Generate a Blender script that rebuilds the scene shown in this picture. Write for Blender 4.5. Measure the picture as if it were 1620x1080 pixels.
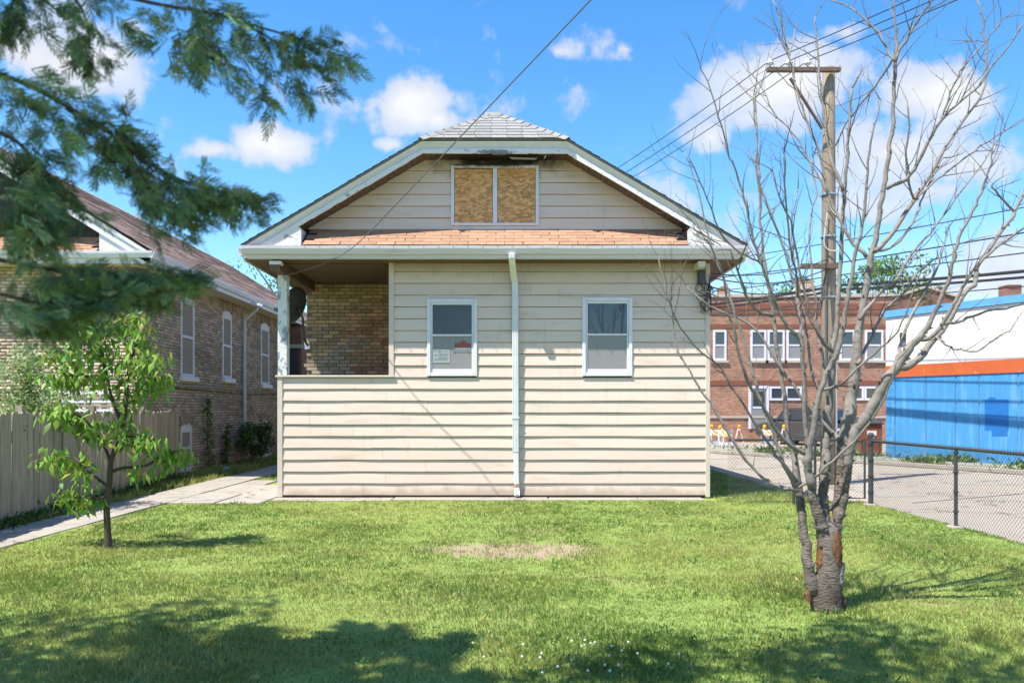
import bpy, bmesh, math, random
import numpy as np
from mathutils import Vector, Matrix, Quaternion
R = math.radians
random.seed(7); rng = np.random.default_rng(7)
for o in list(bpy.data.objects): bpy.data.objects.remove(o)
scn = bpy.context.scene; COL = scn.collection

# ---------------------------------------------------------------- camera, world, sun, exposure
F = 1250.0; HX, HY, EYE = 810.0, 648.0, 1.5
cam = bpy.data.cameras.new('camera'); camo = bpy.data.objects.new('camera', cam); COL.objects.link(camo)
camo.location = (0, 0, EYE); camo.rotation_euler = (R(90), 0, 0)
cam.sensor_width = 36; cam.lens = 36*F/1620; cam.shift_y = (HY-540)/1620
cam.clip_start = .05; cam.clip_end = 4000
cam.dof.use_dof = True; cam.dof.focus_distance = 10.0; cam.dof.aperture_fstop = 2.2
scn.camera = camo
SUN_EL = R(62); SX, SY = -.797, -.604            # horizontal direction towards the sun
to_sun = Vector((SX*math.cos(SUN_EL), SY*math.cos(SUN_EL), math.sin(SUN_EL)))
sl = bpy.data.lights.new('sun', 'SUN'); sl.energy = 4.6; sl.angle = R(.53); sl.color = (1, .94, .84)
so = bpy.data.objects.new('sun', sl); COL.objects.link(so)
so.rotation_euler = to_sun.to_track_quat('Z', 'Y').to_euler(); so.location = to_sun*50
scn.view_settings.view_transform = 'Standard'; scn.view_settings.look = 'None'
scn.view_settings.exposure = 1.08; scn.view_settings.gamma = 1
scn.view_settings.use_curve_mapping = False

def PX(x, y, Y):                                   # photo pixel + distance -> point
    return Vector(((x-HX)/F*Y, Y, EYE+(HY-y)/F*Y))
def pdir(x, y): return Vector(((x-HX)/F, 1, (HY-y)/F)).normalized()

w = bpy.data.worlds.new('World'); scn.world = w; w.use_nodes = True
nt = w.node_tree; nt.nodes.clear(); N = nt.nodes.new; L = nt.links.new
def vmath(op, a, b=None):
    n = N('ShaderNodeVectorMath'); n.operation = op
    for i, v in enumerate((a, b)):
        if v is None: continue
        if isinstance(v, (tuple, Vector)): n.inputs[i].default_value = v
        else: L(v, n.inputs[i])
    return n.outputs['Value'] if op in ('LENGTH', 'DOT_PRODUCT', 'DISTANCE') else n.outputs[0]
def smath(op, a, b=None, c=None, clamp=False):
    n = N('ShaderNodeMath'); n.operation = op; n.use_clamp = clamp
    for i, v in enumerate((a, b, c)):
        if v is None: continue
        if isinstance(v, (int, float)): n.inputs[i].default_value = v
        else: L(v, n.inputs[i])
    return n.outputs[0]
tc = N('ShaderNodeTexCoord'); d0 = tc.outputs['Generated']
sky = N('ShaderNodeTexSky'); sky.sky_type = 'NISHITA'; sky.sun_disc = False
sky.sun_elevation = SUN_EL; sky.sun_rotation = math.atan2(SX, SY)
sky.air_density = 1.0; sky.dust_density = .25; sky.ozone_density = 1.8
hs = N('ShaderNodeHueSaturation'); hs.inputs['Saturation'].default_value = 1.34; hs.inputs['Value'].default_value = 1.16
L(sky.outputs[0], hs.inputs['Color'])
nz = N('ShaderNodeTexNoise'); nz.inputs['Scale'].default_value = 11; nz.inputs['Detail'].default_value = 9; nz.inputs['Roughness'].default_value = .57
L(d0, nz.inputs['Vector'])
nw = N('ShaderNodeTexNoise'); nw.inputs['Scale'].default_value = 5; nw.inputs['Detail'].default_value = 3
L(d0, nw.inputs['Vector'])
wsub = vmath('SUBTRACT', nw.outputs['Color'], (.5, .5, .5)); wsc = N('ShaderNodeVectorMath'); wsc.operation = 'SCALE'
L(wsub, wsc.inputs[0]); wsc.inputs['Scale'].default_value = .075
dw = vmath('ADD', d0, wsc.outputs[0])
clouds = [(650,160,118,58,1),(700,185,60,34,.8),(620,222,42,20,.7),(330,245,62,22,.8),(420,238,78,42,1),(1012,80,70,44,.85),(915,80,46,18,.55),
          (1240,150,140,78,.9),(1180,200,70,30,.5),(1118,236,46,34,.65),(1340,48,50,20,.7),(1490,145,130,50,.85),(1540,240,120,58,.6),
          (1400,240,110,60,.7),(1330,320,170,45,.5),(1500,285,120,40,.5),(1560,430,190,60,.7),(1430,400,120,40,.4),(80,105,150,60,.9),(170,110,60,36,.7),(20,70,60,40,.6),(235,75,30,22,.4)]
cl = []
for (x, y, a, b, s) in clouds: cl.append((pdir(x, y), a/F, b/F, s))
rc = random.Random(3)
for k in range(20):
    az = R(rc.uniform(48, 312)); el = R(rc.uniform(6, 55))
    cl.append((Vector((math.sin(az)*math.cos(el), math.cos(az)*math.cos(el), math.sin(el))), rc.uniform(.06, .16), rc.uniform(.03, .07), rc.uniform(.5, 1)))
acc = None
for c, a, b, s in cl:
    r = c.cross(Vector((0, 0, 1))).normalized(); u = r.cross(c).normalized()
    pa = vmath('DOT_PRODUCT', dw, r/a); pb = vmath('DOT_PRODUCT', dw, u/b)
    q = smath('ADD', smath('MULTIPLY', pa, pa), smath('MULTIPLY', pb, pb))
    g = smath('MULTIPLY_ADD', smath('SQRT', q), -s, s)
    g = smath('MULTIPLY', g, smath('GREATER_THAN', vmath('DOT_PRODUCT', dw, c), 0))
    g = smath('MAXIMUM', g, -1)
    acc = g if acc is None else smath('MAXIMUM', acc, g)
m = smath('MULTIPLY_ADD', smath('SUBTRACT', nz.outputs['Fac'], .5), 3.0, smath('SUBTRACT', acc, .10))
mr = N('ShaderNodeMapRange'); mr.interpolation_type = 'SMOOTHSTEP'; L(m, mr.inputs['Value'])
mr.inputs['From Min'].default_value = .0; mr.inputs['From Max'].default_value = .36
mask = smath('MULTIPLY', mr.outputs[0], smath('MULTIPLY_ADD', acc, .5, .62, True), clamp=True)
cc = N('ShaderNodeMix'); cc.data_type = 'RGBA'; L(smath('MULTIPLY', m, 1.2, clamp=True), cc.inputs['Factor'])
cc.inputs['A'].default_value = (2.7, 3.0, 3.6, 1); cc.inputs['B'].default_value = (4.0, 4.05, 4.15, 1)
mx = N('ShaderNodeMix'); mx.data_type = 'RGBA'; L(mask, mx.inputs['Factor']); L(hs.outputs[0], mx.inputs['A']); L(cc.outputs['Result'], mx.inputs['B'])
bg = N('ShaderNodeBackground'); bg.inputs['Strength'].default_value = .115; L(mx.outputs['Result'], bg.inputs['Color'])
wo = N('ShaderNodeOutputWorld'); L(bg.outputs[0], wo.inputs['Surface'])

# ---------------------------------------------------------------- materials
MATS = {}
def mat(name, col, col2=None, rough=.6, scale=6, bump=0, bscale=60, spec=.35, metal=0, stretch=(1,1,1), obj_var=0, contrast=1, detail=6, trans=0, attr=False):
    m = bpy.data.materials.new(name); m.use_nodes = True; MATS[name] = m
    t = m.node_tree; b = t.nodes['Principled BSDF']; n = t.nodes.new; l = t.links.new
    b.inputs['Roughness'].default_value = rough; b.inputs['Specular IOR Level'].default_value = spec; b.inputs['Metallic'].default_value = metal
    if col2 is None: col2 = tuple(c*.8 for c in col)
    g = n('ShaderNodeNewGeometry'); mp = n('ShaderNodeMapping'); mp.inputs['Scale'].default_value = stretch; l(g.outputs['Position'], mp.inputs['Vector'])
    tx = n('ShaderNodeTexNoise'); tx.inputs['Scale'].default_value = scale; tx.inputs['Detail'].default_value = detail; tx.inputs['Roughness'].default_value = .6
    l(mp.outputs[0], tx.inputs['Vector'])
    mr = n('ShaderNodeMapRange'); mr.inputs['From Min'].default_value = .5-.28/contrast; mr.inputs['From Max'].default_value = .5+.28/contrast; l(tx.outputs['Fac'], mr.inputs['Value'])
    mi = n('ShaderNodeMix'); mi.data_type = 'RGBA'; mi.inputs['A'].default_value = (*col2, 1); mi.inputs['B'].default_value = (*col, 1)
    l(mr.outputs[0], mi.inputs['Factor']); out = mi.outputs['Result']
    if attr:
        at = n('ShaderNodeAttribute'); at.attribute_name = 'Col'
        mm = n('ShaderNodeMix'); mm.data_type = 'RGBA'; mm.blend_type = 'MULTIPLY'; mm.inputs['Factor'].default_value = 1
        l(out, mm.inputs['A']); l(at.outputs['Color'], mm.inputs['B']); out = mm.outputs['Result']
    if obj_var:
        oi = n('ShaderNodeObjectInfo'); h = n('ShaderNodeHueSaturation'); v = n('ShaderNodeMapRange')
        v.inputs['To Min'].default_value = 1-obj_var; v.inputs['To Max'].default_value = 1+obj_var; l(oi.outputs['Random'], v.inputs['Value'])
        l(v.outputs[0], h.inputs['Value']); l(out, h.inputs['Color']); out = h.outputs[0]
    m['out'] = 0
    l(out, b.inputs['Base Color'])
    if bump:
        bt = n('ShaderNodeTexNoise'); bt.inputs['Scale'].default_value = bscale; bt.inputs['Detail'].default_value = 5; l(mp.outputs[0], bt.inputs['Vector'])
        bp = n('ShaderNodeBump'); bp.inputs['Strength'].default_value = bump; bp.inputs['Distance'].default_value = .02; l(bt.outputs['Fac'], bp.inputs['Height']); l(bp.outputs[0], b.inputs['Normal'])
    if trans:
        tr = n('ShaderNodeBsdfTranslucent'); ms = n('ShaderNodeMixShader'); ms.inputs[0].default_value = trans
        l(out, tr.inputs['Color']); l(b.outputs[0], ms.inputs[1]); l(tr.outputs[0], ms.inputs[2]); l(ms.outputs[0], t.nodes['Material Output'].inputs['Surface'])
    return m
def col_input(m):
    b = m.node_tree.nodes['Principled BSDF']; lk = b.inputs['Base Color'].links[0]; return m.node_tree, b, lk.from_socket
def overlay(m, col, build):                        # mix a stain colour over a material; build(t)->factor socket
    t, b, s = col_input(m); f = build(t)
    mi = t.nodes.new('ShaderNodeMix'); mi.data_type = 'RGBA'; t.links.new(s, mi.inputs['A']); mi.inputs['B'].default_value = (*col, 1)
    t.links.new(f, mi.inputs['Factor']); t.links.new(mi.outputs['Result'], b.inputs['Base Color'])
def blob(t, c, rad, nscale=6, namp=.5, soft=.35, amount=1):   # noisy ellipsoid stain about a point of the place
    n = t.nodes.new; l = t.links.new
    g = n('ShaderNodeNewGeometry'); mp = n('ShaderNodeMapping'); mp.vector_type = 'POINT'
    mp.inputs['Location'].default_value = tuple(-a/b for a, b in zip(c, rad)); mp.inputs['Scale'].default_value = tuple(1/b for b in rad); l(g.outputs['Position'], mp.inputs['Vector'])
    ln = n('ShaderNodeVectorMath'); ln.operation = 'LENGTH'; l(mp.outputs[0], ln.inputs[0])
    tx = n('ShaderNodeTexNoise'); tx.inputs['Scale'].default_value = nscale; tx.inputs['Detail'].default_value = 6; l(g.outputs['Position'], tx.inputs['Vector'])
    ma = n('ShaderNodeMath'); ma.operation = 'MULTIPLY_ADD'; l(tx.outputs['Fac'], ma.inputs[0]); ma.inputs[1].default_value = namp*2; l(ln.outputs['Value'], ma.inputs[2])
    r = n('ShaderNodeMapRange'); r.interpolation_type = 'SMOOTHSTEP'; l(ma.outputs[0], r.inputs['Value'])
    r.inputs['From Min'].default_value = 1+namp-soft; r.inputs['From Max'].default_value = 1+namp+soft; r.inputs['To Min'].default_value = amount; r.inputs['To Max'].default_value = 0
    return r.outputs[0]
def noisefac(t, scale, lo, hi, stretch=(1,1,1), amount=1, detail=6):
    n = t.nodes.new; l = t.links.new
    g = n('ShaderNodeNewGeometry'); mp = n('ShaderNodeMapping'); mp.inputs['Scale'].default_value = stretch; l(g.outputs['Position'], mp.inputs['Vector'])
    tx = n('ShaderNodeTexNoise'); tx.inputs['Scale'].default_value = scale; tx.inputs['Detail'].default_value = detail; l(mp.outputs[0], tx.inputs['Vector'])
    r = n('ShaderNodeMapRange'); r.interpolation_type = 'SMOOTHSTEP'; l(tx.outputs['Fac'], r.inputs['Value']); r.inputs['From Min'].default_value = lo; r.inputs['From Max'].default_value = hi; r.inputs['To Max'].default_value = amount
    return r.outputs[0]

SOOT = (-.2, 13.2, 5.82)
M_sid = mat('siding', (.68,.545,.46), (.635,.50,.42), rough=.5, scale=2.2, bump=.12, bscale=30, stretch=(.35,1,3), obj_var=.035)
overlay(M_sid, (.36,.29,.22), lambda t: noisefac(t, 3.2, .54, .78, (.5,1,2.5), .4))
overlay(M_sid, (.3,.24,.17), lambda t: noisefac(t, 6, .6, .8, (2.2,1,.25), .35))
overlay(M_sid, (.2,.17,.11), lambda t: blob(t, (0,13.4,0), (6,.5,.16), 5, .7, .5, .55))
overlay(M_sid, (.018,.015,.013), lambda t: blob(t, SOOT, (1.1,.8,.34), 5, .6, .45, .97))
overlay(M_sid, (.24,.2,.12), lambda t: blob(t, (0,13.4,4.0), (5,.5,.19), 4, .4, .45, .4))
M_core = mat('lap_shade_backing', (.10,.08,.06), rough=.9)  # dark tone stands in for lap shadow lines in the board gaps
M_trim = mat('siding_trim', (.66,.56,.48), rough=.45, scale=4)
M_white = mat('white_paint', (.72,.70,.76), (.62,.60,.65), rough=.45, scale=9, bump=.1, bscale=25)
M_peel = mat('peeling_white_paint', (.74,.73,.74), (.64,.62,.61), rough=.6, scale=12, bump=.5, bscale=22)
overlay(M_peel, (.3,.24,.18), lambda t: noisefac(t, 5.5, .62, .68, (1,1,1.6), .8))
overlay(M_peel, (.02,.016,.014), lambda t: blob(t, (-.28,13,5.735), (.3,.4,.045), 18, .8, .3, .7))
M_post = mat('peeling_post_paint', (.7,.7,.69), rough=.6, scale=12, bump=.4, bscale=25)
overlay(M_post, (.22,.25,.29), lambda t: noisefac(t, 6.5, .53, .57, (1.4,1.4,.8), .9))
M_gut = mat('gutter_metal', (.69,.625,.65), (.62,.555,.57), rough=.4, scale=3, stretch=(.4,1,3))
overlay(M_gut, (.36,.32,.2), lambda t: noisefac(t, 4, .6, .78, (.5,1,4), .5))
M_spout = mat('downspout_metal', (.72,.73,.74), rough=.35, scale=5)
M_rust = mat('rusty_metal', (.25,.12,.06), (.5,.45,.4), rough=.7, scale=14, contrast=1.8)
M_brown = mat('brown_beadboard', (.15,.09,.065), (.105,.062,.046), rough=.6, scale=5, stretch=(6,1,1))
overlay(M_brown, (.008,.007,.007), lambda t: blob(t, SOOT, (1.0,.9,.3), 6, .5, .3, .95))
M_grey = mat('grey_shingle', (.30,.30,.29), (.22,.22,.215), rough=.9, scale=14, bump=.6, bscale=160, obj_var=.14)
M_tan = mat('tan_shingle', (.42,.245,.155), (.33,.185,.12), rough=.9, scale=10, bump=.5, bscale=160, obj_var=.14)
M_gap = mat('shingle_underlay', (.05,.04,.035), rough=.9)
M_pink = mat('reddish_shingle', (.42,.30,.255), (.32,.22,.185), rough=.92, scale=5, bump=.8, bscale=40, contrast=1.6)
overlay(M_pink, (.24,.16,.14), lambda t: noisefac(t, 9, .52, .66, (1,2.5,3), .6))
M_conc = mat('concrete', (.35,.32,.28), (.27,.245,.21), rough=.85, scale=2.5, bump=.35, bscale=70, obj_var=.06)
overlay(M_conc, (.17,.15,.125), lambda t: noisefac(t, 1.7, .56, .75, amount=.5))
def cracks(t):
    n = t.nodes.new; l = t.links.new; g = n('ShaderNodeNewGeometry'); nz = n('ShaderNodeTexNoise'); nz.inputs['Scale'].default_value = 2; nz.inputs['Detail'].default_value = 6; l(g.outputs['Position'], nz.inputs['Vector'])
    mx_ = n('ShaderNodeVectorMath'); mx_.operation = 'ADD'; l(g.outputs['Position'], mx_.inputs[0]); l(nz.outputs['Color'], mx_.inputs[1])
    v = n('ShaderNodeTexVoronoi'); v.feature = 'DISTANCE_TO_EDGE'; v.inputs['Scale'].default_value = .42; l(mx_.outputs[0], v.inputs['Vector'])
    r = n('ShaderNodeMapRange'); l(v.outputs['Distance'], r.inputs['Value']); r.inputs['From Min'].default_value = .002; r.inputs['From Max'].default_value = .009; r.inputs['To Min'].default_value = .85; r.inputs['To Max'].default_value = 0; return r.outputs[0]
overlay(M_conc, (.06,.055,.045), cracks)
overlay(M_conc, (.13,.12,.09), lambda t: noisefac(t, 7, .6, .72, amount=.55))
M_road = mat('road_concrete', (.35,.305,.25), (.295,.255,.21), rough=.88, scale=.9, bump=.25, bscale=60)
overlay(M_road, (.19,.175,.16), lambda t: noisefac(t, .55, .55, .72, (1,.35,1), .5))
overlay(M_road, (.07,.065,.055), cracks)
M_void = mat('dark_void', (.012,.011,.01), rough=.9)  # near-black colour standing in for shade inside openings and gaps
M_osb = mat('osb_board', (.66,.36,.155), (.50,.255,.095), rough=.75, scale=4, bump=.2, bscale=40)
def osb(t):
    n = t.nodes.new; l = t.links.new; g = n('ShaderNodeNewGeometry'); mp = n('ShaderNodeMapping'); mp.inputs['Scale'].default_value = (13, 1, 26); mp.inputs['Rotation'].default_value = (0, .5, 0); l(g.outputs['Position'], mp.inputs['Vector'])
    v = n('ShaderNodeTexVoronoi'); v.inputs['Scale'].default_value = 1.2; l(mp.outputs[0], v.inputs['Vector']); return v.outputs['Color']
t, b, s = col_input(M_osb); v = osb(t); hv = t.nodes.new('ShaderNodeSeparateColor'); t.links.new(v, hv.inputs[0])
mr_ = t.nodes.new('ShaderNodeMapRange'); mr_.inputs['To Min'].default_value = .6; mr_.inputs['To Max'].default_value = 1.3; t.links.new(hv.outputs[0], mr_.inputs['Value'])
h_ = t.nodes.new('ShaderNodeHueSaturation'); t.links.new(mr_.outputs[0], h_.inputs['Value']); t.links.new(s, h_.inputs['Color']); t.links.new(h_.outputs[0], b.inputs['Base Color'])
overlay(M_osb, (.1,.04,.02), lambda t: noisefac(t, 17, .72, .75, (1,1,2), .9, 2))
overlay(M_osb, (.62,.5,.33), lambda t: noisefac(t, 12, .66, .72, (1,1,1.5), .7, 3))
def glass(name, col, rough=.06, spec=.6):
    return mat(name, col, tuple(c*.85 for c in col), rough=rough, scale=2, spec=spec)
M_glass = glass('window_glass', (.035,.05,.065), .03, .8)
M_screen = mat('insect_screen', (.27,.265,.265), (.24,.235,.235), rough=.45, scale=3, spec=.3)
M_dscreen = mat('screened_dark_glass', (.06,.085,.11), (.05,.07,.092), rough=.25, scale=3, spec=.6)
M_notice = mat('paper_notice', (.36,.39,.38), (.32,.35,.34), rough=.6)
M_print = mat('dark_print', (.13,.15,.16), rough=.7)
M_redp = mat('faded_red_print', (.33,.09,.08), (.27,.08,.07), rough=.6)
M_bk1 = mat('buff_brick', (.43,.31,.17), (.31,.215,.12), rough=.9, scale=9, bump=.5, bscale=60, obj_var=.3)
M_bk2 = mat('red_brown_brick', (.47,.27,.16), (.33,.175,.1), rough=.9, scale=9, bump=.5, bscale=60, obj_var=.38)
M_bk3 = mat('grey_buff_brick', (.36,.29,.21), (.25,.2,.145), rough=.9, scale=9, bump=.5, bscale=60, obj_var=.3)
M_mort = mat('mortar', (.2,.165,.12), (.15,.12,.09), rough=.95, scale=6)
M_mort2 = mat('pale_mortar', (.36,.31,.26), (.28,.24,.2), rough=.95, scale=6)
M_nbk = mat('weathered_brick', (1.0,1.0,1.0), (.86,.86,.86), rough=.92, scale=3, bump=.5, bscale=50, attr=True)
M_grow = mat('lawn_soil', (.22,.29,.065), (.16,.225,.05), rough=.95, scale=3, bump=.4, bscale=40)
overlay(M_grow, (.24,.21,.09), lambda t: noisefac(t, .8, .55, .72, amount=.6))
overlay(M_grow, (.30,.225,.165), lambda t: blob(t, (.02,8.5,0), (.9,.4,1), 8, 1.3, .3, .9))
M_blade = mat('grass_blade', (1,1,1), (.8,.85,.8), rough=.55, scale=1.2, attr=True, trans=.42, spec=.2)
M_earth = mat('ground_earth', (.2,.19,.15), (.12,.14,.07), rough=.95, scale=.4)
M_wood = mat('weathered_fence_wood', (.42,.36,.275), (.2,.17,.125), rough=.9, scale=5, bump=.5, bscale=25, stretch=(7,7,.5), obj_var=.2, contrast=1.3)
M_bark = mat('cherry_bark', (.255,.23,.208), (.15,.132,.118), rough=.7, scale=5, bump=.3, bscale=18, stretch=(1,1,1.5), spec=.3)
M_trunk = mat('old_cherry_bark', (.21,.18,.155), (.115,.094,.08), rough=.8, scale=11, bump=.8, bscale=30, stretch=(1,1,3), spec=.2)
overlay(M_trunk, (.035,.028,.024), lambda t: noisefac(t, 13, .56, .66, (1,1,3.5), .6, 4))
overlay(M_trunk, (.06,.045,.036), lambda t: blob(t, (2.36,5.9,.02), (.4,.4,.2), 12, .9, .5, .6))
M_twig = mat('twig_bark', (.16,.14,.125), (.1,.086,.078), rough=.75, scale=20)
M_wound = mat('torn_wood', (.21,.095,.045), (.045,.025,.016), rough=.85, scale=12, bump=.8, bscale=20, stretch=(1,1,.4), contrast=1.6)
M_bark2 = mat('young_bark', (.1,.075,.055), (.05,.04,.03), rough=.85, scale=14, bump=.5)
M_leaf = mat('cherry_leaf', (.24,.37,.06), (.16,.28,.045), rough=.45, scale=3, obj_var=.3, trans=.35, spec=.4)
M_leafA = mat('leaf_varied', (1,1,1), (.75,.8,.75), rough=.5, scale=2, attr=True, trans=.3, spec=.3)
M_con = mat('cypress_foliage', (1,1,1), (.7,.75,.7), rough=.7, scale=4, attr=True, trans=.15, spec=.15)
M_cbark = mat('cypress_bark', (.09,.06,.045), (.05,.035,.028), rough=.9, scale=14, bump=.6)
M_black = mat('black_coated_steel', (.055,.058,.065), (.04,.043,.048), rough=.42, scale=12, obj_var=.1)
M_cable = mat('black_cable', (.03,.03,.033), rough=.6)
M_cablew = mat('grey_cable', (.13,.125,.12), rough=.6)
M_cablel = mat('white_cable', (.55,.53,.5), rough=.5)
M_pole = mat('weathered_pole_wood', (.33,.27,.2), (.2,.16,.12), rough=.9, scale=6, bump=.6, bscale=20, stretch=(6,6,.5))
M_arm = mat('crossarm_wood', (.17,.115,.09), (.11,.075,.06), rough=.85, scale=6, stretch=(.6,4,4))
M_porc = mat('porcelain', (.72,.73,.75), rough=.2)
M_blue = mat('blue_wall_paint', (.065,.28,.55), (.05,.225,.46), rough=.55, scale=1.4, stretch=(2.5,2.5,.35), bump=.1)
overlay(M_bark, (.09,.07,.055), lambda t: noisefac(t, 16, .62, .7, (1,1,3.5), .8, 3))
overlay(M_blue, (.06,.12,.2), lambda t: noisefac(t, 2.2, .6, .8, (1.5,1.5,.4), .5))
overlay(M_blue, (.15,.36,.6), lambda t: noisefac(t, 3, .52, .7, (3,3,.3), .55))
M_blue2 = mat('fresh_blue_paint', (.02,.155,.46), rough=.5)
M_bluet = mat('blue_trim', (.12,.36,.68), rough=.5)
M_wwall = mat('white_wall_paint', (.74,.72,.70), (.66,.64,.62), rough=.6, scale=2)
M_orange = mat('orange_paint', (.52,.12,.035), (.42,.085,.025), rough=.6, scale=3)
overlay(M_orange, (.55,.4,.25), lambda t: noisefac(t, 5, .68, .72, (1,1,.5), .6))
M_caulk = mat('joint_caulk', (.45,.55,.68), rough=.7)
M_stone = mat('limestone_trim', (.5,.44,.37), (.4,.35,.3), rough=.85, scale=4)
def brickmat(name, c1, c2, mort):
    m = bpy.data.materials.new(name); m.use_nodes = True; t = m.node_tree; b = t.nodes['Principled BSDF']; b.inputs['Roughness'].default_value = .9
    n = t.nodes.new; l = t.links.new; g = n('ShaderNodeNewGeometry'); sx = n('ShaderNodeSeparateXYZ'); l(g.outputs['Position'], sx.inputs[0])
    ad = n('ShaderNodeMath'); ad.operation = 'ADD'; l(sx.outputs[0], ad.inputs[0]); l(sx.outputs[1], ad.inputs[1])
    cb = n('ShaderNodeCombineXYZ'); l(ad.outputs[0], cb.inputs[0]); l(sx.outputs[2], cb.inputs[1])
    k = n('ShaderNodeTexBrick'); l(cb.outputs[0], k.inputs['Vector']); k.inputs['Color1'].default_value = (*c1, 1); k.inputs['Color2'].default_value = (*c2, 1); k.inputs['Mortar'].default_value = (*mort, 1)
    k.inputs['Scale'].default_value = 1; k.inputs['Brick Width'].default_value = .215; k.inputs['Row Height'].default_value = .075; k.inputs['Mortar Size'].default_value = .011
    nz = n('ShaderNodeTexNoise'); nz.inputs['Scale'].default_value = 2.2; nz.inputs['Detail'].default_value = 5; l(g.outputs['Position'], nz.inputs['Vector'])
    h = n('ShaderNodeHueSaturation'); r = n('ShaderNodeMapRange'); l(nz.outputs['Fac'], r.inputs['Value']); r.inputs['From Min'].default_value = .3; r.inputs['From Max'].default_value = .7; r.inputs['To Min'].default_value = .78; r.inputs['To Max'].default_value = 1.2
    l(r.outputs[0], h.inputs['Value']); l(k.outputs['Color'], h.inputs['Color']); l(h.outputs[0], b.inputs['Base Color'])
    bp = n('ShaderNodeBump'); bp.invert = True; bp.inputs['Distance'].default_value = .01; l(k.outputs['Fac'], bp.inputs['Height']); l(bp.outputs[0], b.inputs['Normal'])
    return m
M_redbk = brickmat('red_brick', (.42,.18,.095), (.23,.085,.05), (.42,.31,.24))
M_redbk2 = brickmat('dark_red_brick', (.25,.1,.065), (.18,.07,.045), (.2,.14,.11))
M_soldier = mat('soldier_brick', (.25,.1,.06), (.17,.065,.04), rough=.9, scale=7, stretch=(3,3,.5))
M_palebk = brickmat('pale_painted_brick', (.62,.5,.4), (.5,.36,.27), (.4,.33,.27))
M_metal = mat('galvanised_metal', (.6,.62,.64), rough=.3, metal=.8)
M_car = mat('dark_car_paint', (.055,.056,.062), (.05,.05,.056), rough=.2, spec=.6)
M_tyre = mat('tyre_rubber', (.02,.02,.02), rough=.85)
M_rim = mat('alloy_rim', (.45,.46,.48), rough=.3, metal=.7)
M_redl = mat('red_lamp', (.55,.015,.02), rough=.2, spec=.6)
M_amber = mat('amber_lens', (.85,.42,.01), (.75,.34,.01), rough=.25)
M_dump = mat('rust_brown_steel', (.235,.085,.05), (.17,.06,.035), rough=.7, scale=4)
M_dkgrey = mat('dark_grey_plastic', (.05,.052,.055), rough=.5)
M_gshing = mat('dark_wood_shingle', (.05,.042,.042), (.03,.026,.026), rough=.85, scale=6, obj_var=.25)
M_clover = mat('clover_white', (.8,.8,.76), rough=.7)
ms_ = bpy.data.materials.new('barricade_stripes'); ms_.use_nodes = True; MS = ms_
t = ms_.node_tree; b = t.nodes['Principled BSDF']; n = t.nodes.new; l = t.links.new
tcn = n('ShaderNodeTexCoord'); sp = n('ShaderNodeSeparateXYZ'); l(tcn.outputs['Object'], sp.inputs[0])
a1 = n('ShaderNodeMath'); a1.operation = 'ADD'; l(sp.outputs[0], a1.inputs[0]); l(sp.outputs[2], a1.inputs[1])
a2 = n('ShaderNodeMath'); a2.operation = 'MULTIPLY'; l(a1.outputs[0], a2.inputs[0]); a2.inputs[1].default_value = 3.6
a3 = n('ShaderNodeMath'); a3.operation = 'FRACT'; l(a2.outputs[0], a3.inputs[0]); a4 = n('ShaderNodeMath'); a4.operation = 'GREATER_THAN'; l(a3.outputs[0], a4.inputs[0]); a4.inputs[1].default_value = .5
mi = n('ShaderNodeMix'); mi.data_type = 'RGBA'; mi.inputs['A'].default_value = (.8,.78,.74,1); mi.inputs['B'].default_value = (.78,.3,.015,1); l(a4.outputs[0], mi.inputs['Factor']); l(mi.outputs['Result'], b.inputs['Base Color'])

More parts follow.
